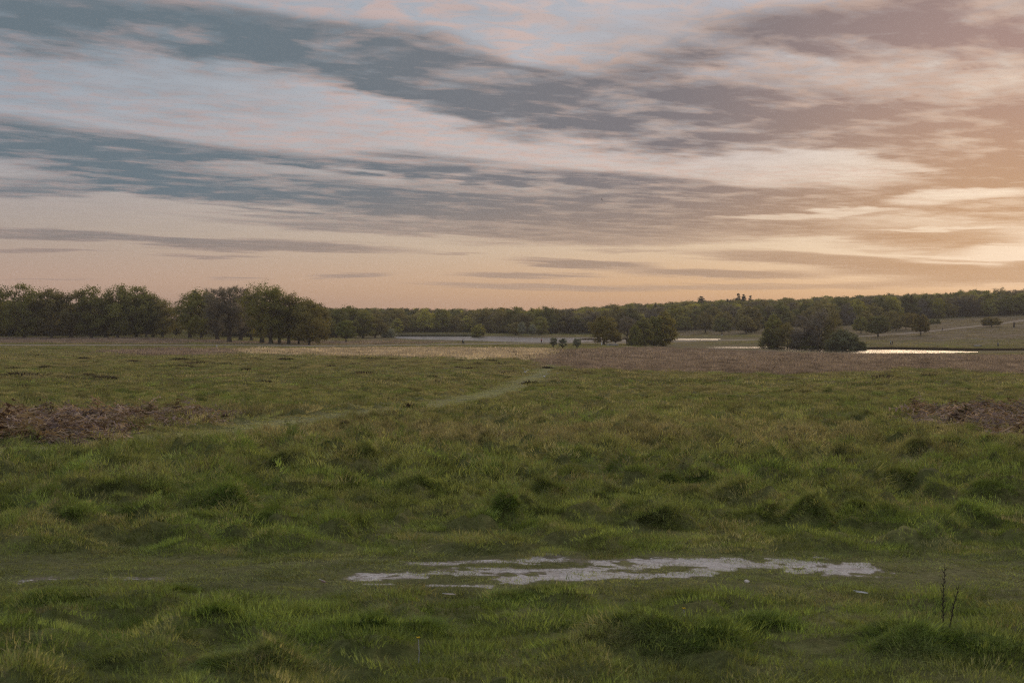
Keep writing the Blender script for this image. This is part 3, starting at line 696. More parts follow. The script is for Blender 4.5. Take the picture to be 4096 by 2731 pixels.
def grow(seed, shape='oak', H=16., W=14., cb=.22, lobes=13, tips=13, leaves=24, leaf=.36, lobe_r=.20, twigs=0, trunk_r=.024, gap=0.0, layers=False):
    rg = np.random.default_rng(seed); zs, rs = PROFILE[shape]; z0 = cb * H
    # limbs end in foliage lobes spread through the envelope
    C = []
    for k in range(400):
        t = rg.uniform(.0, .97) ** (1.35 if shape in ('round', 'bush') else 1.0); a = rg.uniform(0, 2 * math.pi); rr = np.interp(t, zs, rs) * W / 2
        q = (rg.uniform(.25, 1) ** .6) * max(rr - lobe_r * W * .55, .1)
        p = np.array([q * math.cos(a), q * math.sin(a), z0 + t * (H - z0) * .93])
        if layers: p[2] = z0 + round(t * 6) / 6 * (H - z0) * .93
        if all(np.linalg.norm((p - c) / [1, 1, .8]) > W * .19 * (1 + gap) for c in C): C.append(p)
        if len(C) >= lobes: break
    lean = rg.normal(0, .02, 2) * H
    def axis(t): return np.array([lean[0] * t * t, lean[1] * t * t, H * t])
    top = .86; tt = np.linspace(0, top, 9); R0 = trunk_r * H
    wob = rg.normal(0, .012 * H, (9, 2)) * (tt * (1 - tt))[:, None] * 3
    tp = np.array([axis(t) for t in tt]); tp[:, :2] += wob; tp[0, 2] = -.4
    rad = R0 * np.interp(tt, [0, .04, .2, .5, .86], [1.55, 1.05, .85, .5, .10])
    big, small = [(tp, rad)], []
    LV, LS = [], []
    for c in C:
        tz = min(max((c[2] - .55 * math.hypot(c[0], c[1])) / H, cb * .8), .8)
        b = np.array([np.interp(tz, tt, tp[:, k]) for k in range(3)]); r0 = R0 * np.interp(tz, [0, .5, .9], [.55, .36, .12])
        s = np.linspace(0, 1, 6)[:, None]; mid = (b + c) / 2 + np.array([0, 0, -.06 * H]) + rg.normal(0, .025 * H, 3)
        path = (1 - s) ** 2 * b + 2 * s * (1 - s) * mid + s ** 2 * c
        big.append((path, r0 * np.linspace(1, .32, 6)))
        lr = lobe_r * W * rg.uniform(.75, 1.25); ls = rg.uniform()
        for k in range(tips):
            d = rg.normal(size=3); d /= np.linalg.norm(d); d[2] = d[2] * .75 + .15
            tip = c + d * lr * rg.uniform(.45, 1.05); st = path[rg.integers(2, 6)]
            m2 = (st + tip) / 2 + rg.normal(0, .06 * lr, 3)
            small.append((np.array([st, m2, tip]), r0 * np.array([.30, .20, .08])))
            ts = rg.uniform()
            if leaves:
                cr = lr * .42; n = leaves
                p = tip + rg.normal(0, 1, (n, 3)) * [cr * .62, cr * .62, cr * .42]
                o = (p - c) / lr * .9 + (p - [0, 0, z0 + .4 * (H - z0)]) / [W * .5, W * .5, H * .5] * .7 + rg.normal(size=(n, 3)) * .55; o /= np.linalg.norm(o, axis=1)[:, None]   # leaves face outwards
                u = np.cross(o, rg.normal(size=(n, 3))); u /= np.linalg.norm(u, axis=1)[:, None]; v = np.cross(o, u)
                sz = leaf * rg.uniform(.6, 1.3, (n, 1)); a1, a2 = u * sz * .5, v * sz * .42
                LV.append(np.stack([p - a1, p - a2 * .9, p + a1, p + a2], 1).reshape(-1, 3))
                LS.append(np.repeat(.40 * ls + .30 * ts + .30 * rg.uniform(size=n), 4))
            for q in range(twigs):
                d2 = d * .6 + rg.normal(0, .45, 3) + [0, 0, .35]; d2 /= np.linalg.norm(d2); L = lr * rg.uniform(.35, .8)
                st2 = tip + (st - tip) * rg.uniform(0, .6); e = st2 + d2 * L; w = np.cross(d2, rg.normal(size=3)); w *= .022 / (np.linalg.norm(w) + 1e-9)
                LV.append(np.array([st2 - w, st2 + w, e + w * .4, e - w * .4])); LS.append(np.full(4, .5 * ls + .5 * rg.uniform()))
    bv, bf = tubes(big, 6); sv, sf = tubes(small, 3)
    LV = np.concatenate(LV); LS = np.concatenate(LS)
    lo, hi = np.percentile(LV, .6, axis=0), np.percentile(LV, 99.6, axis=0)
    sx = W / max(hi[0] - lo[0], hi[1] - lo[1]); szz = H / hi[2]; S = np.array([sx, sx, szz])      # true to the stated size
    wood = np.concatenate([bv, sv]) * S; wf = np.concatenate([bf, sf + len(bv)])
    wood[:, 2] = np.maximum(wood[:, 2], -.6)
    return (wood / [W, W, H], wf, LV * S / [W, W, H], np.arange(len(LV)).reshape(-1, 4), LS)     # unit size
SPECIES = {}
def species(key, **kw):
    wv, wf, lv, lf, ls = grow(**kw)
    tr = mesh_np(key + '_trunk', wv, wf, M_DEADWOOD if key == 'snag' else M_BARK, True)
    cr = mesh_np(key + '_crown', lv, lf, M_LEAF); attr(cr, 'shade', ls, 'FLOAT')
    jn = bpy.data.meshes.new(key + '_whole'); n = len(wv)
    jn = mesh_np(key + '_whole', np.concatenate([wv, lv]), np.concatenate([wf, lf + n]), M_BARK); jn.materials.append(M_LEAF_I)
    jn.polygons.foreach_set('material_index', np.concatenate([np.zeros(len(wf), np.int32), np.ones(len(lf), np.int32)]))
    attr(jn, 'shade', np.concatenate([np.full(n, .5), ls]), 'FLOAT')
    SPECIES[key] = (tr, cr, jn)
for k in range(4): species('oak%d' % k, seed=200 + k, shape='oak', H=17, W=15, cb=.13, lobes=26, tips=13, leaves=26, leaf=.50, lobe_r=.155)
for k in range(3): species('airy%d' % k, seed=220 + k, shape='vase', H=20, W=13, cb=.14, lobes=24, tips=13, leaves=11, leaf=.40, lobe_r=.155, twigs=8, gap=-.15)
for k in range(3): species('bare%d' % k, seed=240 + k, shape='vase', H=20, W=11, cb=.12, lobes=24, tips=16, leaves=0, lobe_r=.165, twigs=28, gap=-.15)
for k in range(4): species('round%d' % k, seed=260 + k, shape='round', H=11, W=12, cb=.25, lobes=42, tips=11, leaves=22, leaf=.42, lobe_r=.125, trunk_r=.03, gap=-.25)
for k in range(2): species('tall%d' % k, seed=280 + k, shape='tall', H=12, W=8, cb=.05, lobes=40, tips=11, leaves=22, leaf=.36, lobe_r=.15, trunk_r=.025, gap=-.2)
for k in range(3): species('bush%d' % k, seed=300 + k, shape='bush', H=6, W=9, cb=.02, lobes=40, tips=11, leaves=22, leaf=.32, lobe_r=.125, trunk_r=.03, gap=-.25)
for k in range(2): species('carr%d' % k, seed=310 + k, shape='bush', H=12, W=11, cb=.04, lobes=30, tips=14, leaves=8, leaf=.32, lobe_r=.145, twigs=18, trunk_r=.02, gap=-.15)
for k in range(2): species('thorn%d' % k, seed=320 + k, shape='oak', H=3.6, W=3.4, cb=.25, lobes=18, tips=9, leaves=22, leaf=.18, lobe_r=.17, trunk_r=.045, gap=-.1)
for k in range(2): species('pine%d' % k, seed=330 + k, shape='cone', H=16, W=8, cb=.40, lobes=26, tips=9, leaves=26, leaf=.36, lobe_r=.15, trunk_r=.02, layers=True, gap=-.2)
species('snag', seed=340, shape='vase', H=7, W=3.2, cb=.3, lobes=5, tips=2, leaves=0, twigs=2, lobe_r=.12, trunk_r=.03)

GREEN, DARK_G, BROWN_G, YELLOW_G, GREY, SILVER = (.250, .248, .066), (.185, .192, .060), (.258, .228, .080), (.40, .385, .080), (.225, .205, .190), (.34, .365, .29)
def tree(name, kind, px, base, top, width, color, label, cat='tree', group=None, d=None, sink=0.0, turn=None):
    """px, base, top, width: where the photograph shows it (pixels); d: distance when its foot is hidden"""
    if d is None: p = at(px, base); d = p.y
    else: x = (px - CX) / F_PX * d; p = Vector((x, d, float(ground0(x, d)[0])))
    ztop = CAM_Z + (HORIZON - top) / F_PX * d; Hh, Ww = ztop - p.z, width / F_PX * d
    e = put(bpy.data.objects.new(name, None), label, cat, group); e.empty_display_size = .5
    e.location = (p.x, p.y, p.z - sink)
    tr, cr, _ = SPECIES[kind]
    for nm, me in (('trunk', tr), ('crown', cr)):
        if kind == 'snag' and nm == 'crown': continue
        o = put(bpy.data.objects.new(nm, me), parent=e); o.scale = (Ww, Ww, Hh)
        o.rotation_euler.z = random.uniform(0, 6.28) if turn is None else turn
        if nm == 'crown' and o.parent.children: o.rotation_euler.z = e.children[0].rotation_euler.z
        k = random.uniform(.88, 1.12); o.color = (color[0] * k, color[1] * k, color[2] * k, 1)
    return e
ORD = ['first', 'second', 'third', 'fourth', 'fifth', 'sixth', 'seventh', 'eighth', 'ninth', 'tenth', 'eleventh', 'twelfth', 'thirteenth', 'fourteenth', 'fifteenth']
left_wood = [(-30, 1352, 1134, 190, 'oak0', GREEN), (95, 1353, 1139, 170, 'oak1', GREEN), (205, 1352, 1156, 180, 'oak2', BROWN_G), (285, 1351, 1162, 150, 'airy0', BROWN_G),
             (365, 1351, 1149, 160, 'oak3', GREEN), (425, 1350, 1190, 130, 'bare0', GREY), (470, 1351, 1142, 150, 'oak0', GREEN), (545, 1350, 1147, 170, 'oak1', GREEN),
             (585, 1350, 1165, 130, 'oak2', GREEN), (612, 1349, 1178, 120, 'airy1', GREEN), (650, 1350, 1204, 130, 'oak3', BROWN_G)]
for k, (px, b, t, w, kd, c) in enumerate(left_wood):
    kn = 'bare grey twigged tree' if kd.startswith('bare') else 'leafy broad tree'
    tree('broadleaf_tree', kd, px, b, t, w, c, '%s, %s from the left in the wood at the left edge' % (kn, ORD[k]), group='trees of the wood at the left edge')
clump = [(705, 1343, 1228, 110, 'oak1', BROWN_G), (760, 1353, 1168, 150, 'airy0', GREEN), (805, 1356, 1160, 160, 'oak2', GREEN), (870, 1360, 1150, 130, 'bare0', GREY), (918, 1369, 1146, 150, 'bare1', GREY),
         (962, 1363, 1152, 120, 'bare2', GREY), (1005, 1363, 1150, 110, 'airy1', BROWN_G), (1048, 1373, 1133, 190, 'airy2', GREEN), (1083, 1376, 1146, 160, 'airy0', GREEN), (1117, 1376, 1152, 130, 'airy1', GREEN),
         (1155, 1377, 1166, 130, 'airy2', BROWN_G), (1195, 1378, 1190, 130, 'oak0', GREEN), (1237, 1381, 1197, 140, 'oak3', BROWN_G), (1275, 1374, 1214, 110, 'oak2', BROWN_G)]
for k, (px, b, t, w, kd, c) in enumerate(clump):
    kn = 'bare grey twigged tree' if kd.startswith('bare') else ('airy thin leaved tree' if kd.startswith('airy') else 'leafy broad tree')
    tree('broadleaf_tree', kd, px, b, t, w, c, '%s, %s from the left in the tall clump left of centre' % (kn, ORD[k]), group='trees of the clump left of centre')
for px, b, t, w, kd, c, lab in [
        (1345, 1353, 1235, 120, 'oak0', DARK_G, 'dark leafy tree right behind the right end of the tall clump'), (1398, 1352, 1224, 120, 'oak2', GREEN, 'tree with a ragged top behind the lone round tree'),
        (1452, 1352, 1243, 120, 'oak3', GREEN, 'leafy tree between the lone round tree and the pond end'), (1500, 1351, 1257, 100, 'oak1', BROWN_G, 'brownish tree above the left tip of the pond')]:
    tree('broadleaf_tree', kd, px, b, t, w, c, lab)
tree('lone_tree', 'round0', 1384, 1369, 1282, 78, (.20, .22, .058), 'lone round green tree on the heath right of the tall clump')
tree('willow_bush', 'bush0', 1553, 1350.5, 1308, 62, SILVER, 'grey green willow bush at the left tip of the long pond', 'bush')
tree('dead_tree', 'snag', 1538, 1350.5, 1297, 24, GREY, 'bleached dead tree with two upright stubs beside the long pond', 'dead tree')
tree('broadleaf_tree', 'round1', 1914, 1358, 1296, 56, YELLOW_G, 'yellow green tree on the near shore of the long pond')
tree('sapling', 'tall0', 1898, 1358, 1328, 22, (.36, .35, .05), 'small bright yellow sapling in front of the yellow green pond tree', 'sapling')
tree('low_bush', 'bush1', 1872, 1360, 1353, 44, DARK_G, 'low dark bush on the shore left of the yellow sapling', 'bush')
for px, t, w, kd, c, lab in [(2062, 1290, 70, 'oak1', BROWN_G, 'brownish tree on the far shore left of the silvery willows'), (2088, 1288, 36, 'round2', SILVER, 'left one of the two silvery willows on the far shore'),
        (2128, 1297, 34, 'round3', SILVER, 'right one of the two silvery willows on the far shore'), (2160, 1268, 80, 'oak3', GREEN, 'green tree behind the right silvery willow')]:
    tree('willow_tree' if c == SILVER else 'broadleaf_tree', kd, px, 0, t, w, c, lab, d=690 if c == SILVER else 705)
for px, b, t, w, kd, lab in [(2214, 1391, 1350, 33, 'thorn0', 'left one of three small hawthorns in front of the pond'), (2251, 1396, 1354, 38, 'thorn1', 'middle one of three small hawthorns in front of the pond'),
        (2308, 1394, 1353, 36, 'thorn0', 'right one of three small hawthorns in front of the pond')]:
    tree('hawthorn', kd, px, b, t, w, (.23, .25, .19), lab, 'small tree', 'three hawthorns in front of the pond')
tree('oak_tree', 'oak2', 2415, 1379, 1264, 125, (.275, .238, .066), 'broad golden green oak with thick trunk by the footpath')
tree('broadleaf_tree', 'round1', 2461, 1379, 1316, 52, (.275, .238, .066), 'small golden tree just right of the broad golden oak')
tree('broadleaf_tree', 'airy1', 2508, 1379, 1262, 70, GREY, 'thin brownish tree between the golden oak and the dense clump')
for px, b, t, w, kd, c, lab in [(2572, 1385, 1275, 85, 'tall0', GREEN, 'left tree of the dense clump standing before the ponds'), (2618, 1385, 1268, 80, 'tall1', GREEN, 'middle tree of the dense clump standing before the ponds'),
        (2660, 1386, 1250, 100, 'tall0', (.34, .30, .07), 'tallest yellow lit tree at the right of the dense clump'), (2540, 1384, 1300, 60, 'bush2', GREEN, 'low dark bush at the left foot of the dense clump')]:
    tree('broadleaf_tree' if 'bush' not in kd else 'low_bush', kd, px, b, t, w, c, lab, 'tree' if 'bush' not in kd else 'bush')
for px, b, t, w, kd, c, lab in [(2740, 1328, 1267, 62, 'round0', GREEN, 'first round tree right of the dense clump, across the pond'), (2790, 1318, 1272, 60, 'round2', BROWN_G, 'half hidden round tree between the first and the brown pond tree'),
        (2822, 1333, 1250, 72, 'round1', BROWN_G, 'brown tinged round tree on the meadow beyond the pond'), (2895, 1322, 1247, 84, 'round3', BROWN_G, 'larger brown round tree behind the small dark round one'),
        (2888, 1339, 1271, 76, 'round2', DARK_G, 'small dark green round tree in front of the larger brown one'), (3003, 1331, 1228, 88, 'tall1', BROWN_G, 'tall brown tree standing behind the round one left of the thicket'),
        (2985, 1336, 1266, 76, 'round0', BROWN_G, 'round brown tree just left of the waterside thicket'),
        (3462, 1316, 1243, 72, 'round1', BROWN_G, 'brown round tree behind the first of the hillside row'), (3562, 1318, 1245, 84, 'round3', BROWN_G, 'brown round tree behind the dark one at the hill path'),
        (3444, 1336, 1266, 68, 'round2', GREEN, 'leftmost round tree in the row along the hill path'), (3512, 1349, 1265, 96, 'round0', DARK_G, 'broad dark round tree with trunk before the hill path'),
        (3585, 1325, 1272, 60, 'round2', BROWN_G, 'low brown tree peeping out right of the broad dark one'),
        (3624, 1319, 1252, 62, 'round1', BROWN_G, 'brown tree left of the two golden trees on the hill'), (3650, 1322, 1254, 60, 'round3', (.24, .195, .06), 'left golden tree of the pair near the hill path'),
        (3683, 1342, 1259, 76, 'round2', (.245, .20, .058), 'right golden tree of the pair, foot below the hill path')]:
    tree('round_tree', kd, px, b, t, w, c, lab, group='round trees dotted over the far meadow')
tree('low_tree', 'bush1', 3728, 1296, 1276, 36, DARK_G, 'low dark bush right of the golden hill trees', 'bush')
tree('low_tree', 'bush2', 3752, 1295, 1275, 24, DARK_G, 'smaller dark bush next to the low one on the hill', 'bush')
tree('low_tree', 'round3', 3966, 1309, 1269, 82, (.22, .185, .06), 'low wide flat based tree beside the hill path at right')
tree('low_tree', 'round0', 4056, 1262, 1230, 44, (.26, .19, .06), 'golden rounded tree at the wood edge near the right border')
# waterside thicket
for px, b, t, w, kd, c, lab in [(3095, 1392, 1262, 88, 'tall0', GREEN, 'green topped tree at the left of the waterside thicket'), (3075, 1394, 1318, 90, 'carr0', DARK_G, 'dark low shrub at the left foot of the waterside thicket'),
        (3150, 1394, 1290, 110, 'carr1', BROWN_G, 'brown shrub tree second from left in the waterside thicket'), (3215, 1394, 1262, 130, 'carr0', GREY, 'grey twiggy willow in the middle of the waterside thicket'),
        (3285, 1395, 1238, 140, 'carr1', GREY, 'tallest grey twiggy willow of the waterside thicket'), (3335, 1394, 1256, 110, 'carr0', BROWN_G, 'brownish willow at the right side of the waterside thicket'),
        (3240, 1396, 1330, 120, 'carr1', DARK_G, 'dark shrub at the front of the waterside thicket')]:
    tree('willow_carr', kd, px, b, t, w, c, lab, 'shrub', 'willows of the waterside thicket')
tree('round_bush', 'bush0', 3375, 1402, 1318, 150, (.17, .185, .10), 'big rounded grey green bush at the water right of the thicket', 'bush')
tree('low_bush', 'bush2', 3440, 1398, 1366, 70, (.17, .18, .085), 'low bush leaning out right of the big rounded waterside bush', 'bush')
# trees that break the skyline
for px, t, w, kd, lab in [(2806, 1186, 52, 'pine0', 'dark layered pine on the skyline left of centre right'), (2953, 1175, 38, 'pine1', 'tallest pointed pine of three on the skyline'),
        (2974, 1178, 34, 'pine0', 'middle pine of three on the skyline'), (3001, 1183, 32, 'pine1', 'smallest right pine of three on the skyline')]:
    tree('pine_tree', kd, px, 0, t, w, (.085, .092, .055), lab, d=1010)
for px, t, w, kd, lab in [(1622, 1238, 28, 'round2', 'single rounded tree poking above the far wood over the pond'), (1780, 1244, 34, 'airy0', 'small ragged tree above the far wood left of the flat topped one'),
        (1930, 1233, 62, 'airy2', 'flat topped pair of crowns above the far wood'), (3846, 1159, 44, 'airy0', 'gappy tree on the right skyline, first of three'),
        (3902, 1156, 52, 'airy1', 'domed tree on the right skyline, second of three'), (3996, 1150, 70, 'airy2', 'largest domed tree on the right skyline, third of three')]:
    tree('skyline_tree', kd, px, 0, t, w, DARK_G, lab, d=900 if px < 2500 else 1000)

# ---------------------------------------------------------------- woods that read as one mass
C_WOOD = lib_collection('wood', [SPECIES[k][2] for k in ('oak0', 'oak1', 'oak2', 'oak3', 'round0', 'round1', 'round2', 'tall0', 'airy0', 'airy1', 'bare0', 'bare1', 'carr0')])
WOOD_EDGE = ([1300, 1500, 1900, 2100, 2400, 2700, 3000, 3300, 3500, 3700, 3900, 4096, 5200], [1334, 1333, 1331, 1338, 1336, 1322, 1315, 1306, 1295, 1277, 1268, 1262, 1235])
def wood(name, label, x, y, hmin, hmax, colors, leafy_w=.75):
    n = len(x); z = ground0(x, y) - .3
    idx = np.where(rng.uniform(0, 1, n) < leafy_w, rng.integers(0, 8, n), rng.integers(8, 13, n))
    h = rng.uniform(hmin, hmax, n) * (1 + .22 * (fbm(x * .02, y * .02, 91, 2) - .5)); w = h * rng.uniform(.75, 1.15, n)
    c = np.array(colors)[rng.integers(0, len(colors), n)] * rng.uniform(.7, 1.45, (n, 1)); c[idx >= 10] = np.array(GREY) * .95
    rot = np.stack([np.zeros(n), np.zeros(n), rng.uniform(0, 6.283, n)], 1)
    return scatter(name, label, 'wood', np.stack([x, y, z], 1), rot, np.stack([w, w, h], 1), idx, c, C_WOOD)
def spaced(x, y, r):
    keep, grid = [], {}
    for k in range(len(x)):
        i, j = int(x[k] // r), int(y[k] // r)
        if any((x[k] - x[q]) ** 2 + (y[k] - y[q]) ** 2 < r * r for a in (-1, 0, 1) for b in (-1, 0, 1) for q in grid.get((i + a, j + b), ())): continue
        grid.setdefault((i, j), []).append(k); keep.append(k)
    return np.array(keep)
y = rng.uniform(640, 1250, 16000); x = y * rng.uniform(-.16, .62, 16000)
px, py = to_px(x, y, ground0(x, y)); m = (py < np.interp(px, *WOOD_EDGE)) & ((px > 1480) | (y > 760)) & ~in_poly(x, y, POND_UP); x, y = x[m], y[m]; k = spaced(x, y, 7.0); x, y = x[k], y[k]
wood('far_wood', 'dense spring wood along the far shore and over the hill', x, y, 8.0, 14.5, [GREEN, DARK_G, BROWN_G, BROWN_G, DARK_G, YELLOW_G])
y = np.concatenate([rng.uniform(560, 700, 2600)]); x = y * rng.uniform(-.62, -.235, 2600); k = spaced(x, y, 7.0); x, y = x[k], y[k]
m = (y > 572) | (rng.uniform(0, 1, len(y)) < .3); x, y = x[m], y[m]; m = x / y < np.interp(y, [560, 700], [-.262, -.245]); x, y = x[m], y[m]
wood('left_wood', 'shaded interior of the wood behind the trees at the left edge', x, y, 11, 15, [GREEN, DARK_G, BROWN_G])
y = rng.uniform(545, 760, 1500); x = y * rng.uniform(-.22, -.10, 1500); k = spaced(x, y, 7.0); x, y = x[k], y[k]
m = (x / y < np.interp(y, [545, 600, 760], [-.135, -.125, -.10])) & (x / y > np.interp(y, [545, 640, 760], [-.205, -.215, -.25])); x, y = x[m], y[m]
wood('back_wood', 'low dark wood showing behind the tall clump left of centre', x, y, 9.5, 12, [GREEN, DARK_G, BROWN_G, DARK_G])

# ---------------------------------------------------------------- reeds along the shores
REED = [tuft('reed', 60, 1.2, .9, 1.7, .05, .25, M_DRY, 400 + k, 2) for k in range(3)]
C_REED = lib_collection('reed', REED)
def reeds(name, label, pts, width, n, hs, color):
    P = resample([on_level(a, b, l) for a, b, l in pts], .5); q = rng.integers(0, len(P), n)
    x, y = P[q, 0] + rng.normal(0, .6, n), P[q, 1] + rng.uniform(0, width, n); z = np.maximum(ground0(x, y), LV_LOW if y.mean() < 490 else LV_UP)
    rot = np.stack([rng.normal(0, .05, n), rng.normal(0, .05, n), rng.uniform(0, 6.28, n)], 1); s = rng.uniform(.8, 1.3, n)
    scatter(name, label, 'reeds', np.stack([x, y, z], 1), rot, np.stack([s, s, hs * rng.uniform(.75, 1.2, n)], 1), rng.integers(0, 3, n), np.array(color) * rng.uniform(.8, 1.2, (n, 1)), C_REED)
reeds('reed_bed', 'pale grey green reed bed on the far side of the long pond', [(1570, 1345.3, LV_UP), (1750, 1345.3, LV_UP), (1900, 1345.8, LV_UP)], 10, 900, .95, (.20, .20, .15))
reeds('reed_spit', 'thin dark line of reeds crossing the right part of the long pond', [(2330, 1359.5, LV_UP), (2480, 1359, LV_UP), (2640, 1357.5, LV_UP)], 3, 420, .45, (.13, .10, .07))
reeds('bank_scrub', 'dark brown scrub along the far bank of the golden pond', [(3420, 1397, LV_LOW), (3600, 1397.5, LV_LOW), (3750, 1400, LV_LOW), (3910, 1403, LV_LOW), (4150, 1404, LV_LOW), (4400, 1405, LV_LOW)], 8, 1300, .42, (.075, .055, .042))
# ---------------------------------------------------------------- low dark heather clumps on the open grass
M_HEATHER = leafy('heather_twigs', 'object', .25, .85, .45)
HEATHER = []
for k in range(4):
    rg = np.random.default_rng(500 + k); V, F, S = [], [], []
    for b in range(260):
        a, r = rg.uniform(0, 6.283), math.sqrt(rg.uniform()); x0, y0 = r * math.cos(a) * .5, r * math.sin(a) * .5
        h = (1 - .75 * r * r) * rg.uniform(.5, 1.1); d = np.array([x0 * .9 + rg.normal(0, .12), y0 * .9 + rg.normal(0, .12), h]); w = rg.normal(size=3); w[2] *= .2; w *= .03 / np.linalg.norm(w)
        p = np.array([x0, y0, -.05]); i = len(V); V += [p - w, p + w, p + d * .7 + w * .8, p + d * .7 - w * .8, p + d]; F += [(i, i + 1, i + 2), (i, i + 2, i + 3), (i + 3, i + 2, i + 4)]; S += [rg.uniform()] * 5
    me = mesh_np('heather', V, F, M_HEATHER); attr(me, 'shade', S, 'FLOAT'); HEATHER.append(me)
CLUMPS = [(42, 1430, 30), (140, 1428, 55), (50, 1478, 60), (178, 1477, 35), (60, 1508, 90), (150, 1509, 110), (268, 1518, 80), (351, 1506, 45), (405, 1519, 90), (541, 1516, 50), (672, 1513, 65), (80, 1556, 55), (420, 1574, 50),
          (821, 1588, 70), (1024, 1507, 28), (1060, 1536, 40), (714, 1444, 60), (768, 1445, 45), (791, 1459, 90), (899, 1460, 65), (708, 1474, 90), (625, 1472, 60), (1000, 1440, 60), (1143, 1445, 50), (1262, 1452, 60), (1368, 1436, 50),
          (1478, 1440, 55), (1568, 1441, 40), (1770, 1459, 35), (1904, 1461, 40), (1990, 1462, 60), (2050, 1471, 55), (1749, 1477, 45), (1889, 1477, 48), (1663, 1480, 32), (1836, 1474, 30), (1449, 1501, 75), (1729, 1514, 45), (1746, 1533, 35),
          (1824, 1516, 45), (1883, 1523, 40), (2023, 1498, 40), (2062, 1495, 30), (2029, 1519, 30), (2190, 1474, 38), (2121, 1537, 55), (2282, 1494, 24), (2353, 1501, 35), (1642, 1632, 50), (1467, 1573, 35), (2440, 1537, 35), (3541, 1520, 120),
          (3725, 1511, 55), (3470, 1579, 50), (2853, 1624, 55), (1960, 1448, 50), (1840, 1446, 40), (1690, 1450, 45), (1420, 1460, 50), (1320, 1470, 40), (1180, 1478, 45), (980, 1485, 40), (520, 1450, 45), (330, 1440, 40)]
NTH = ORD + ['sixteenth', 'seventeenth', 'eighteenth', 'nineteenth', 'twentieth', 'twenty-first', 'twenty-second', 'twenty-third', 'twenty-fourth', 'twenty-fifth']
BANDS = [(0, 1456, 'farthest row'), (1456, 1487, 'second farthest row'), (1487, 1522, 'third row'), (1522, 9999, 'nearest row')]
def clump_label(px, py):
    lo, hi, row = next(b for b in BANDS if b[0] <= py < b[1]); r = sorted(c[0] for c in CLUMPS if lo <= c[1] < hi)
    return 'low dark heather clump, %s from the left in the %s on the grass' % (NTH[r.index(px)], row)
for k, (px, py, w) in enumerate(CLUMPS):
    p = at(px, py); o = bpy.data.objects.new('heather_clump', HEATHER[k % 4]); W_ = w / F_PX * p.y
    o.location = (p.x, p.y + .3 * W_, float(ground(p.x, p.y + .3 * W_)[0]) - .02); o.scale = (W_, W_ * .8, 1.4 * min(.16 + .07 * W_, .42) * (1.25 if w < 60 else 1.0)); o.rotation_euler.z = random.choice((0, math.pi)) + random.uniform(-.3, .3)
    c = random.uniform(.8, 1.25); o.color = (.080 * c, .060 * c, .046 * c, 1)
    lone = {(821, 1588): 'large dark clump alone left of the trodden grass path', (1642, 1632): 'dark green clump beside the bend of the trodden grass path', (2853, 1624): 'round dark clump alone right of centre on the grass',
            (3541, 1520): 'long brown heather streak on the grass at right'}.get((px, py))
    put(o, lone or clump_label(px, py), 'heather', 'heather clumps on the open grass')

# ---------------------------------------------------------------- simple plain materials
def plain(name, c, rough=.8, amount=.2):
    m, B = new_mat(name); pos = B.new('ShaderNodeTexCoord').outputs['Object']; n = B.noise(pos, 9, 3, .6)
    k = lambda q: tuple(min(1, v * q) for v in c[:3]) + (1,)
    finish(B, principled(B, B.mix(n, k(1 - amount), k(1 + amount)), rough, .3).outputs[0]); return m
M_SKIN = plain('skin', (.55, .38, .29)); M_HAIR = plain('hair', (.05, .035, .025)); M_DENIM = plain('dark_trousers', (.035, .04, .055)); M_SHOE = plain('shoes', (.05, .045, .04))
M_WHITE = plain('white_paint', (.72, .74, .75)); M_GULL = plain('white_plumage', (.78, .78, .78)); M_DARKBIRD = plain('dark_plumage', (.03, .03, .03)); M_GULLTIP = plain('grey_wing', (.45, .47, .50))
M_TWIG = plain('dead_stem', (.055, .042, .034), .9, .35); M_FEATHER = plain('feather_vane', (.66, .65, .64)); M_PETAL = plain('buttercup_petals', (.80, .58, .03)); M_STRAWLEAF = plain('dry_leaf', (.55, .46, .36))
M_SCRAP = plain('pale_fungus', (.80, .72, .66)); M_RUSTFEATHER = plain('brown_feather', (.22, .13, .10)); M_STONE = plain('grey_stone', (.30, .29, .28))

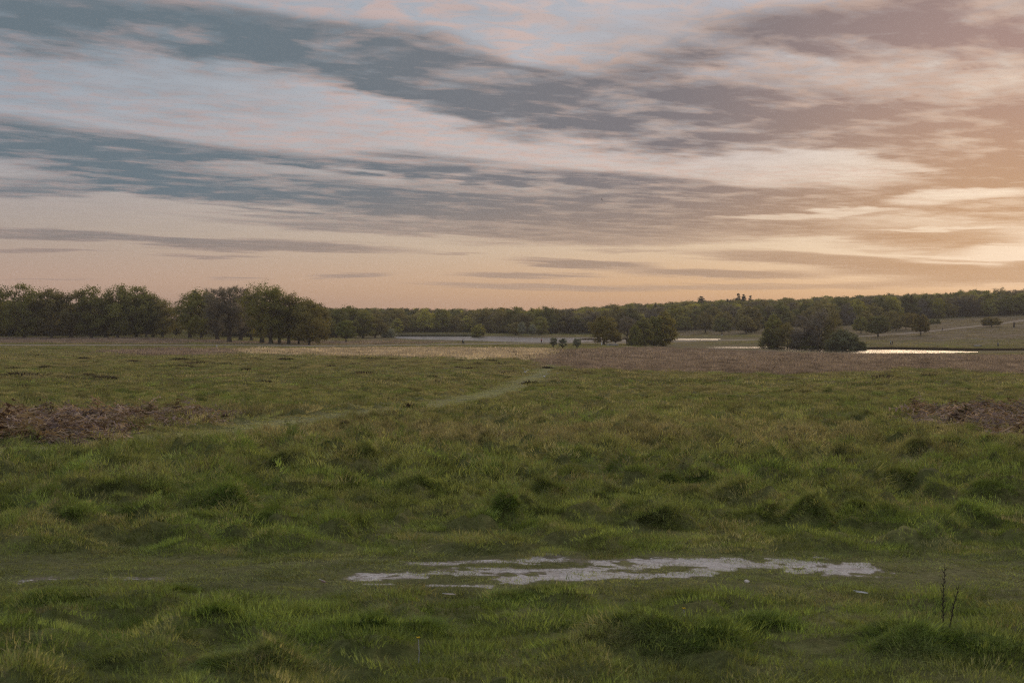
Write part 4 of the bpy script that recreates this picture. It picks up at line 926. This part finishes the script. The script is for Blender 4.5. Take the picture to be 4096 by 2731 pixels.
# ---------------------------------------------------------------- walkers far off on the paths
def skinned(name, joints, bones, mat, parent, sub=1):
    me = bpy.data.meshes.new(name); me.from_pydata([j[:3] for j in joints], bones, []); me.materials.append(mat)
    o = put(bpy.data.objects.new(name, me), parent=parent)
    o.modifiers.new('skin', 'SKIN'); me.skin_vertices or me.attributes
    if not me.skin_vertices: me.skin_vertices.new() if hasattr(me.skin_vertices, 'new') else None
    for sv, j in zip(me.skin_vertices[0].data, joints): sv.radius = (j[3], j[4] if len(j) > 4 else j[3])
    me.skin_vertices[0].data[0].use_root = True
    s = o.modifiers.new('smooth', 'SUBSURF'); s.levels = s.render_levels = sub
    return o
def person(px, py, height, jacket, facing, label, stride=.18, trousers=None):
    p = at(px, py); e = put(bpy.data.objects.new('person', None), label, 'person', 'walkers by the far paths and ponds'); e.location = (p.x, p.y, float(ground(p.x, p.y)[0]) + .02); e.rotation_euler.z = facing; e.scale = (height / 1.75,) * 3
    s = stride
    body = [(0, 0, .95, .13, .11), (0, 0, 1.15, .12, .09), (0, .0, 1.38, .16, .10), (0, .01, 1.50, .06), (0, .02, 1.58, .075), (0, .03, 1.67, .085, .095),
            (.09, 0, .90, .09), (.10, s, .50, .062), (.10, s * .9, .07, .042), (.10, s * .9 + .15, .035, .035),
            (-.09, 0, .90, .09), (-.10, -s * .35, .50, .062), (-.10, -s * 1.3, .10, .042), (-.10, -s * 1.3 + .14, .04, .035),
            (.20, 0, 1.41, .055), (.25, -.06, 1.14, .042), (.24, .06, .90, .032), (.235, .10, .81, .026), (-.20, 0, 1.41, .055), (-.25, .06, 1.14, .042), (-.24, .16, .92, .032), (-.235, .20, .83, .026)]
    bones = [(0, 1), (1, 2), (2, 3), (3, 4), (4, 5), (0, 6), (6, 7), (7, 8), (8, 9), (0, 10), (10, 11), (11, 12), (12, 13), (2, 14), (14, 15), (15, 16), (16, 17), (2, 18), (18, 19), (19, 20), (20, 21)]
    skinned('body', body, bones, M_SKIN, e)
    g = .028; J = lambda k: body[k][:3] + tuple(r + g for r in body[k][3:])
    skinned('jacket', [J(0), J(1), J(2), J(14), J(15), J(16), J(18), J(19), J(20)], [(0, 1), (1, 2), (2, 3), (3, 4), (4, 5), (2, 6), (6, 7), (7, 8)], jacket, e)
    g = .018; J = lambda k: body[k][:3] + tuple(r + g for r in body[k][3:])
    skinned('trousers', [J(0), J(6), J(7), J(8), J(10), J(11), J(12)], [(0, 1), (1, 2), (2, 3), (0, 4), (4, 5), (5, 6)], trousers or M_DENIM, e)
    skinned('hair', [(0, -.005, 1.66, .075, .07), (0, .0, 1.74, .085, .085), (0, .03, 1.785, .06, .06)], [(0, 1), (1, 2)], M_HAIR, e)
    return e
J_RED, J_BLUE, J_PALE, J_DARK, J_SKY = plain('red_jacket', (.42, .03, .03)), plain('blue_jacket', (.03, .10, .32)), plain('pale_jacket', (.52, .58, .58)), plain('dark_jacket', (.03, .035, .04)), plain('light_blue_top', (.38, .58, .68))
person(2166, 1374, 1.75, J_RED, 1.2, 'person in a red jacket at the pond shore left of the hawthorns')
person(2402, 1373, 1.75, J_BLUE, 1.5, 'person in a blue jacket on the path left of the golden oak')
person(2396, 1373.4, 1.75, J_DARK, 1.4, 'person in dark clothes walking beside the blue jacket')
person(2454, 1371.5, 1.72, J_PALE, -1.5, 'person in pale clothes on the path left of the small golden tree', trousers=J_PALE)
person(1850, 1377.5, 1.78, J_DARK, -1.4, 'person in dark clothes on the path below the yellow sapling')
person(1855, 1377.3, 1.72, J_SKY, -1.5, 'person in a light blue top on the path below the yellow sapling')
person(3563, 1381, 1.70, J_SKY, 1.3, 'person in a pale blue top above the golden pond')
person(3570, 1380, 1.75, J_DARK, 1.3, 'person in dark clothes beside the pale blue top above the golden pond')
person(3770, 1325, 1.75, J_DARK, 1.8, 'dark clad person walking on the hill path')
person(3992, 1389, 1.7, J_BLUE, -1.2, 'person in blue on the green bank at far right')

# ---------------------------------------------------------------- posts, a log, a stone
def lathe(name, prof, mat, parent=None, sides=10, loc=(0, 0, 0), rot=(0, 0, 0)):
    w = np.linspace(0, 2 * math.pi, sides, endpoint=False); V, F = [], []
    for r, z in prof: V += [(r * math.cos(a), r * math.sin(a), z) for a in w]
    for k in range(len(prof) - 1):
        for q in range(sides): F.append((k * sides + q, k * sides + (q + 1) % sides, (k + 1) * sides + (q + 1) % sides, (k + 1) * sides + q))
    me = mesh_np(name, V, F, mat, True); o = bpy.data.objects.new(name, me); o.location = loc; o.rotation_euler = rot
    return put(o, parent=parent) if parent is not None else o
def marker(px, py, h, label):
    p = at(px, py); e = put(bpy.data.objects.new('marker_post', None), label, 'post'); e.location = (p.x, p.y, float(ground(p.x, p.y)[0]))
    lathe('post', [(.16, -.2), (.16, h * .85), (.15, h * .9)], M_WHITE, e); lathe('cap', [(.19, h * .9 + .003), (.19, h * .97), (.10, h), (.001, h + .01)], M_WHITE, e)
marker(2407, 1381, 1.0, 'small white post on the grass left of the golden oak trunk'); marker(867, 1390, .55, 'tiny white post beside the footpath below the tall clump'); marker(2888, 1344, .8, 'white post below the small dark round tree')
p = at(2448, 1383); lg = lathe('fallen_log', [(.001, -2.1), (.22, -2.08), (.30, -1.2), (.27, 0), (.32, 1.0), (.24, 2.0), (.001, 2.03)], M_DEADWOOD, loc=(p.x, p.y, float(ground(p.x, p.y)[0]) + .28), rot=(0, R(90), R(8)))
put(lg, 'pale fallen log on the grass under the golden trees', 'log')
p = at(3910, 1386); bm = bmesh.new(); bmesh.ops.create_icosphere(bm, subdivisions=3, radius=1)
for v in bm.verts:
    n = fbm(np.array([v.co.x * 1.4 + 3]), np.array([v.co.y * 1.4 + v.co.z]), 7, 3)[0] - .5; v.co = Vector((v.co.x * 1.5, v.co.y * .7, v.co.z * .35)) * (1 + .5 * n)
me = bpy.data.meshes.new('stone'); bm.to_mesh(me); bm.free(); me.materials.append(M_STONE); o = bpy.data.objects.new('flat_stone', me); o.location = (p.x, p.y, p.z + .2)
put(o, 'flat grey stone on the green bank above the golden pond', 'stone')
p = at(4056, 1310); st = put(bpy.data.objects.new('tree_stump', None), 'dark upright dead stump on the hillside at far right', 'stump'); st.location = p
lathe('stem', [(.55, -.3), (.42, .4), (.34, 1.4), (.30, 2.2), (.22, 2.5), (.05, 2.55)], M_BARK, st); lathe('broken_limb', [(.16, 0), (.12, .6), (.04, .95)], M_BARK, st, 8, (.28, 0, 1.5), (0, R(40), .4))

# ---------------------------------------------------------------- gulls low over the grass, one bird in the sky
def bird(px, py, d, span, mats, yaw, flap, label, roll=0.0):
    rx, rz = ray(px, py); e = put(bpy.data.objects.new('flying_bird' if mats[0] is M_DARKBIRD else 'gull', None), label, 'bird', None if mats[0] is M_DARKBIRD else 'gulls low over the grass')
    e.location = (rx * d, d, CAM_Z + rz * d); e.rotation_euler = (0, roll, yaw); s = span / 1.2; e.scale = (s, s, s)
    lathe('body', [(.001, -.22), (.03, -.19), (.065, -.05), (.07, .05), (.05, .16), (.045, .20), (.02, .25), (.001, .27)], mats[0], e, 10, rot=(R(-90), 0, 0))
    for sd in (-1, 1):
        secs = [(.04, .02, .11), (.25, .10 * flap + .02, .10), (.42, .16 * flap, .085), (.60, .10 * flap, .02)]; V, F = [], []
        for q, (x_, z_, c_) in enumerate(secs):
            yy = .02 + (.05 if q == 1 else 0) - (.10 if q == 3 else 0)
            V += [(sd * x_, yy + c_ * .5, z_), (sd * x_, yy, z_ + .012), (sd * x_, yy - c_ * .7, z_), (sd * x_, yy, z_ - .006)]
        for q in range(3):
            for r in range(4): F.append((q * 4 + r, q * 4 + (r + 1) % 4, q * 4 + 4 + (r + 1) % 4, q * 4 + 4 + r))
        put(bpy.data.objects.new('wing', mesh_np('wing', V, F, mats[1], True)), parent=e)
    V = [(-.03, -.18, .0), (.03, -.18, .0), (.06, -.34, .005), (-.06, -.34, .005), (0, -.26, .014)]
    put(bpy.data.objects.new('tail', mesh_np('tail', V, [(0, 1, 4), (1, 2, 4), (2, 3, 4), (3, 0, 4)], mats[0])), parent=e)
GW = (M_GULL, M_GULLTIP)
bird(2101, 1487, 140, .95, (M_GULL, M_GULL), .5, 2.6, 'white gull with raised wings left of the trodden grass path', .3)
bird(2177, 1506, 120, 1.1, GW, .2, .9, 'white gull gliding with spread wings right of the trodden path', -.35)
bird(2095, 1528, 105, .40, (M_GULL, M_GULL), 1.3, .4, 'small white gull at the edge of the trodden grass path', .1)
bird(2231, 1492, 130, .40, (M_GULL, M_GULL), 1.2, .4, 'smallest white gull farthest right over the grass', .2)
bird(2407, 799, 160, .42, (M_DARKBIRD, M_DARKBIRD), 1.1, .8, 'tiny dark bird flying in the middle of the sky', .9)

# ---------------------------------------------------------------- small things in the foreground
def stem(px, py, tpx, tpy, label, knobs):
    p = at(px, py); z0 = float(ground(p.x, p.y)[0]); rx, rz = ray(tpx, tpy); top = Vector((rx * (p.y - .02), p.y - .02, CAM_Z + rz * (p.y - .02)))
    e = put(bpy.data.objects.new('dead_plant', None), label, 'plant stem', 'pair of dead stems at lower right'); e.location = (p.x, p.y, z0)
    t = np.linspace(0, 1, 12); d = np.array(top) - np.array((p.x, p.y, z0)); P = t[:, None] * d + np.stack([(.003 * np.sin(t * 9)), .003 * np.cos(t * 7), -.03 * (t == 0)], 1)
    v, f = tubes([(P, np.interp(t, [0, .6, 1], [.0036, .0027, .0011]))], 6); put(bpy.data.objects.new('stalk', mesh_np('stalk', v, f, M_TWIG, True)), parent=e)
    for k in range(knobs):
        s = .25 + .7 * k / knobs; q = np.array([np.interp(s, t, P[:, c]) for c in range(3)]); sd = 1 if k % 2 else -1
        v, f = tubes([(np.array([q, q + [sd * .006, 0, .008], q + [sd * .012, 0, .022]]), [.0022, .0026, .0006])], 5); put(bpy.data.objects.new('seed_pod', mesh_np('seed_pod', v, f, M_TWIG, True)), parent=e)
stem(3775, 2560, 3783, 2256, 'tall thin dead stem standing in the grass at lower right', 16); stem(3797, 2545, 3842, 2335, 'shorter leaning dead stem right of the tall one', 9)
def feather(px, py, length, yaw, mat, label, pitch=.15):
    p = at(px, py); e = put(bpy.data.objects.new('feather', None), label, 'feather'); e.location = (p.x, p.y, float(ground(p.x, p.y)[0]) + .085); e.rotation_euler = (pitch, .1, yaw)
    t = np.linspace(0, 1, 9); w = length * .13 * np.sin(np.clip(t * 1.05 - .05, 0, 1) * math.pi) ** .6; c = .06 * length * np.sin(t * 2.5)
    for sd in (-1, 1):
        V = [(x * length - length / 2, 0, z + .002) for x, z in zip(t, c)] + [(x * length - length / 2, sd * ww, z - .003) for x, z, ww in zip(t, c, w)]
        put(bpy.data.objects.new('vane', mesh_np('vane', V, [(k, k + 1, k + 10, k + 9) for k in range(8)], mat, True)), parent=e)
    v, f = tubes([(np.stack([t * length * 1.2 - length * .7, 0 * t, c + .002], 1), np.linspace(.0022, .0008, 9))], 5); put(bpy.data.objects.new('quill', mesh_np('quill', v, f, M_FEATHER, True)), parent=e)
feather(3452, 2425, .075, -.35, M_FEATHER, 'white feather lying in the grass at lower right'); feather(1290, 2380, .07, -.9, M_RUSTFEATHER, 'small brown feather on the grass at lower left', .5); feather(1800, 2440, .07, .1, M_STRAWLEAF, 'pale straw flake lying in the grass below the chalk patch')
def flower(px, py, label):
    p = at(px, py); z0 = float(ground(p.x, p.y)[0]); e = put(bpy.data.objects.new('buttercup', None), label, 'flower', 'yellow buttercups in the near grass'); e.location = (p.x, p.y, z0); h = .13
    v, f = tubes([(np.array([[0, 0, -.02], [.004, 0, h * .5], [0, 0, h]]), [.0018, .0015, .0012])], 5); put(bpy.data.objects.new('stalk', mesh_np('stalk', v, f, M_HEATHER, True)), parent=e)
    for k in range(5):
        a = k * 1.2566; ca, sa_ = math.cos(a), math.sin(a); pts = [(0, 0, 0), (.007, -.006, .004), (.012, 0, .009), (.007, .006, .004)]
        put(bpy.data.objects.new('petal', mesh_np('petal', [(x * ca - y * sa_, x * sa_ + y * ca, h + z) for x, y, z in pts], [(0, 1, 2, 3)], M_PETAL)), parent=e)
flower(1672, 2655, 'yellow buttercup low in the foreground left of centre'); flower(2738, 2590, 'yellow buttercup beside the big dark hummock')
p = at(2990, 2345); bm = bmesh.new(); bmesh.ops.create_icosphere(bm, subdivisions=3, radius=.014)
for v in bm.verts: v.co = Vector((v.co.x * 1.3, v.co.y, v.co.z * .8)) * (1 + .5 * (fbm(np.array([v.co.x * 90]), np.array([v.co.y * 90 + v.co.z * 60]), 3, 2)[0] - .5))
me = bpy.data.meshes.new('scrap'); bm.to_mesh(me); bm.free(); me.materials.append(M_SCRAP); o = bpy.data.objects.new('pale_pebble', me); o.location = (p.x, p.y, float(ground(p.x, p.y)[0]) + .03)
put(o, 'pale pinkish pebble on the short grass below the chalk patch', 'pebble')
# ---------------------------------------------------------------- evening haze: even, thin air over the whole place
m = bpy.data.materials.new('haze_air'); m.use_nodes = True; m.node_tree.nodes.clear(); B = NB(m.node_tree)
pv = B.new('ShaderNodeVolumePrincipled'); pv.inputs['Color'].default_value = (.86, .86, .88, 1); pv.inputs['Density'].default_value = .00013; pv.inputs['Anisotropy'].default_value = .3
B.l.new(pv.outputs[0], B.new('ShaderNodeOutputMaterial').inputs['Volume'])
bm = bmesh.new(); bmesh.ops.create_cube(bm, size=1.0); me = bpy.data.meshes.new('haze'); bm.to_mesh(me); bm.free(); me.materials.append(m)
hz = put(bpy.data.objects.new('haze', me), 'thin evening haze over the whole meadow and woods', 'haze', kind='stuff')
hz.scale = (6700, 6700, 48); hz.location = (0, 0, 11.5)
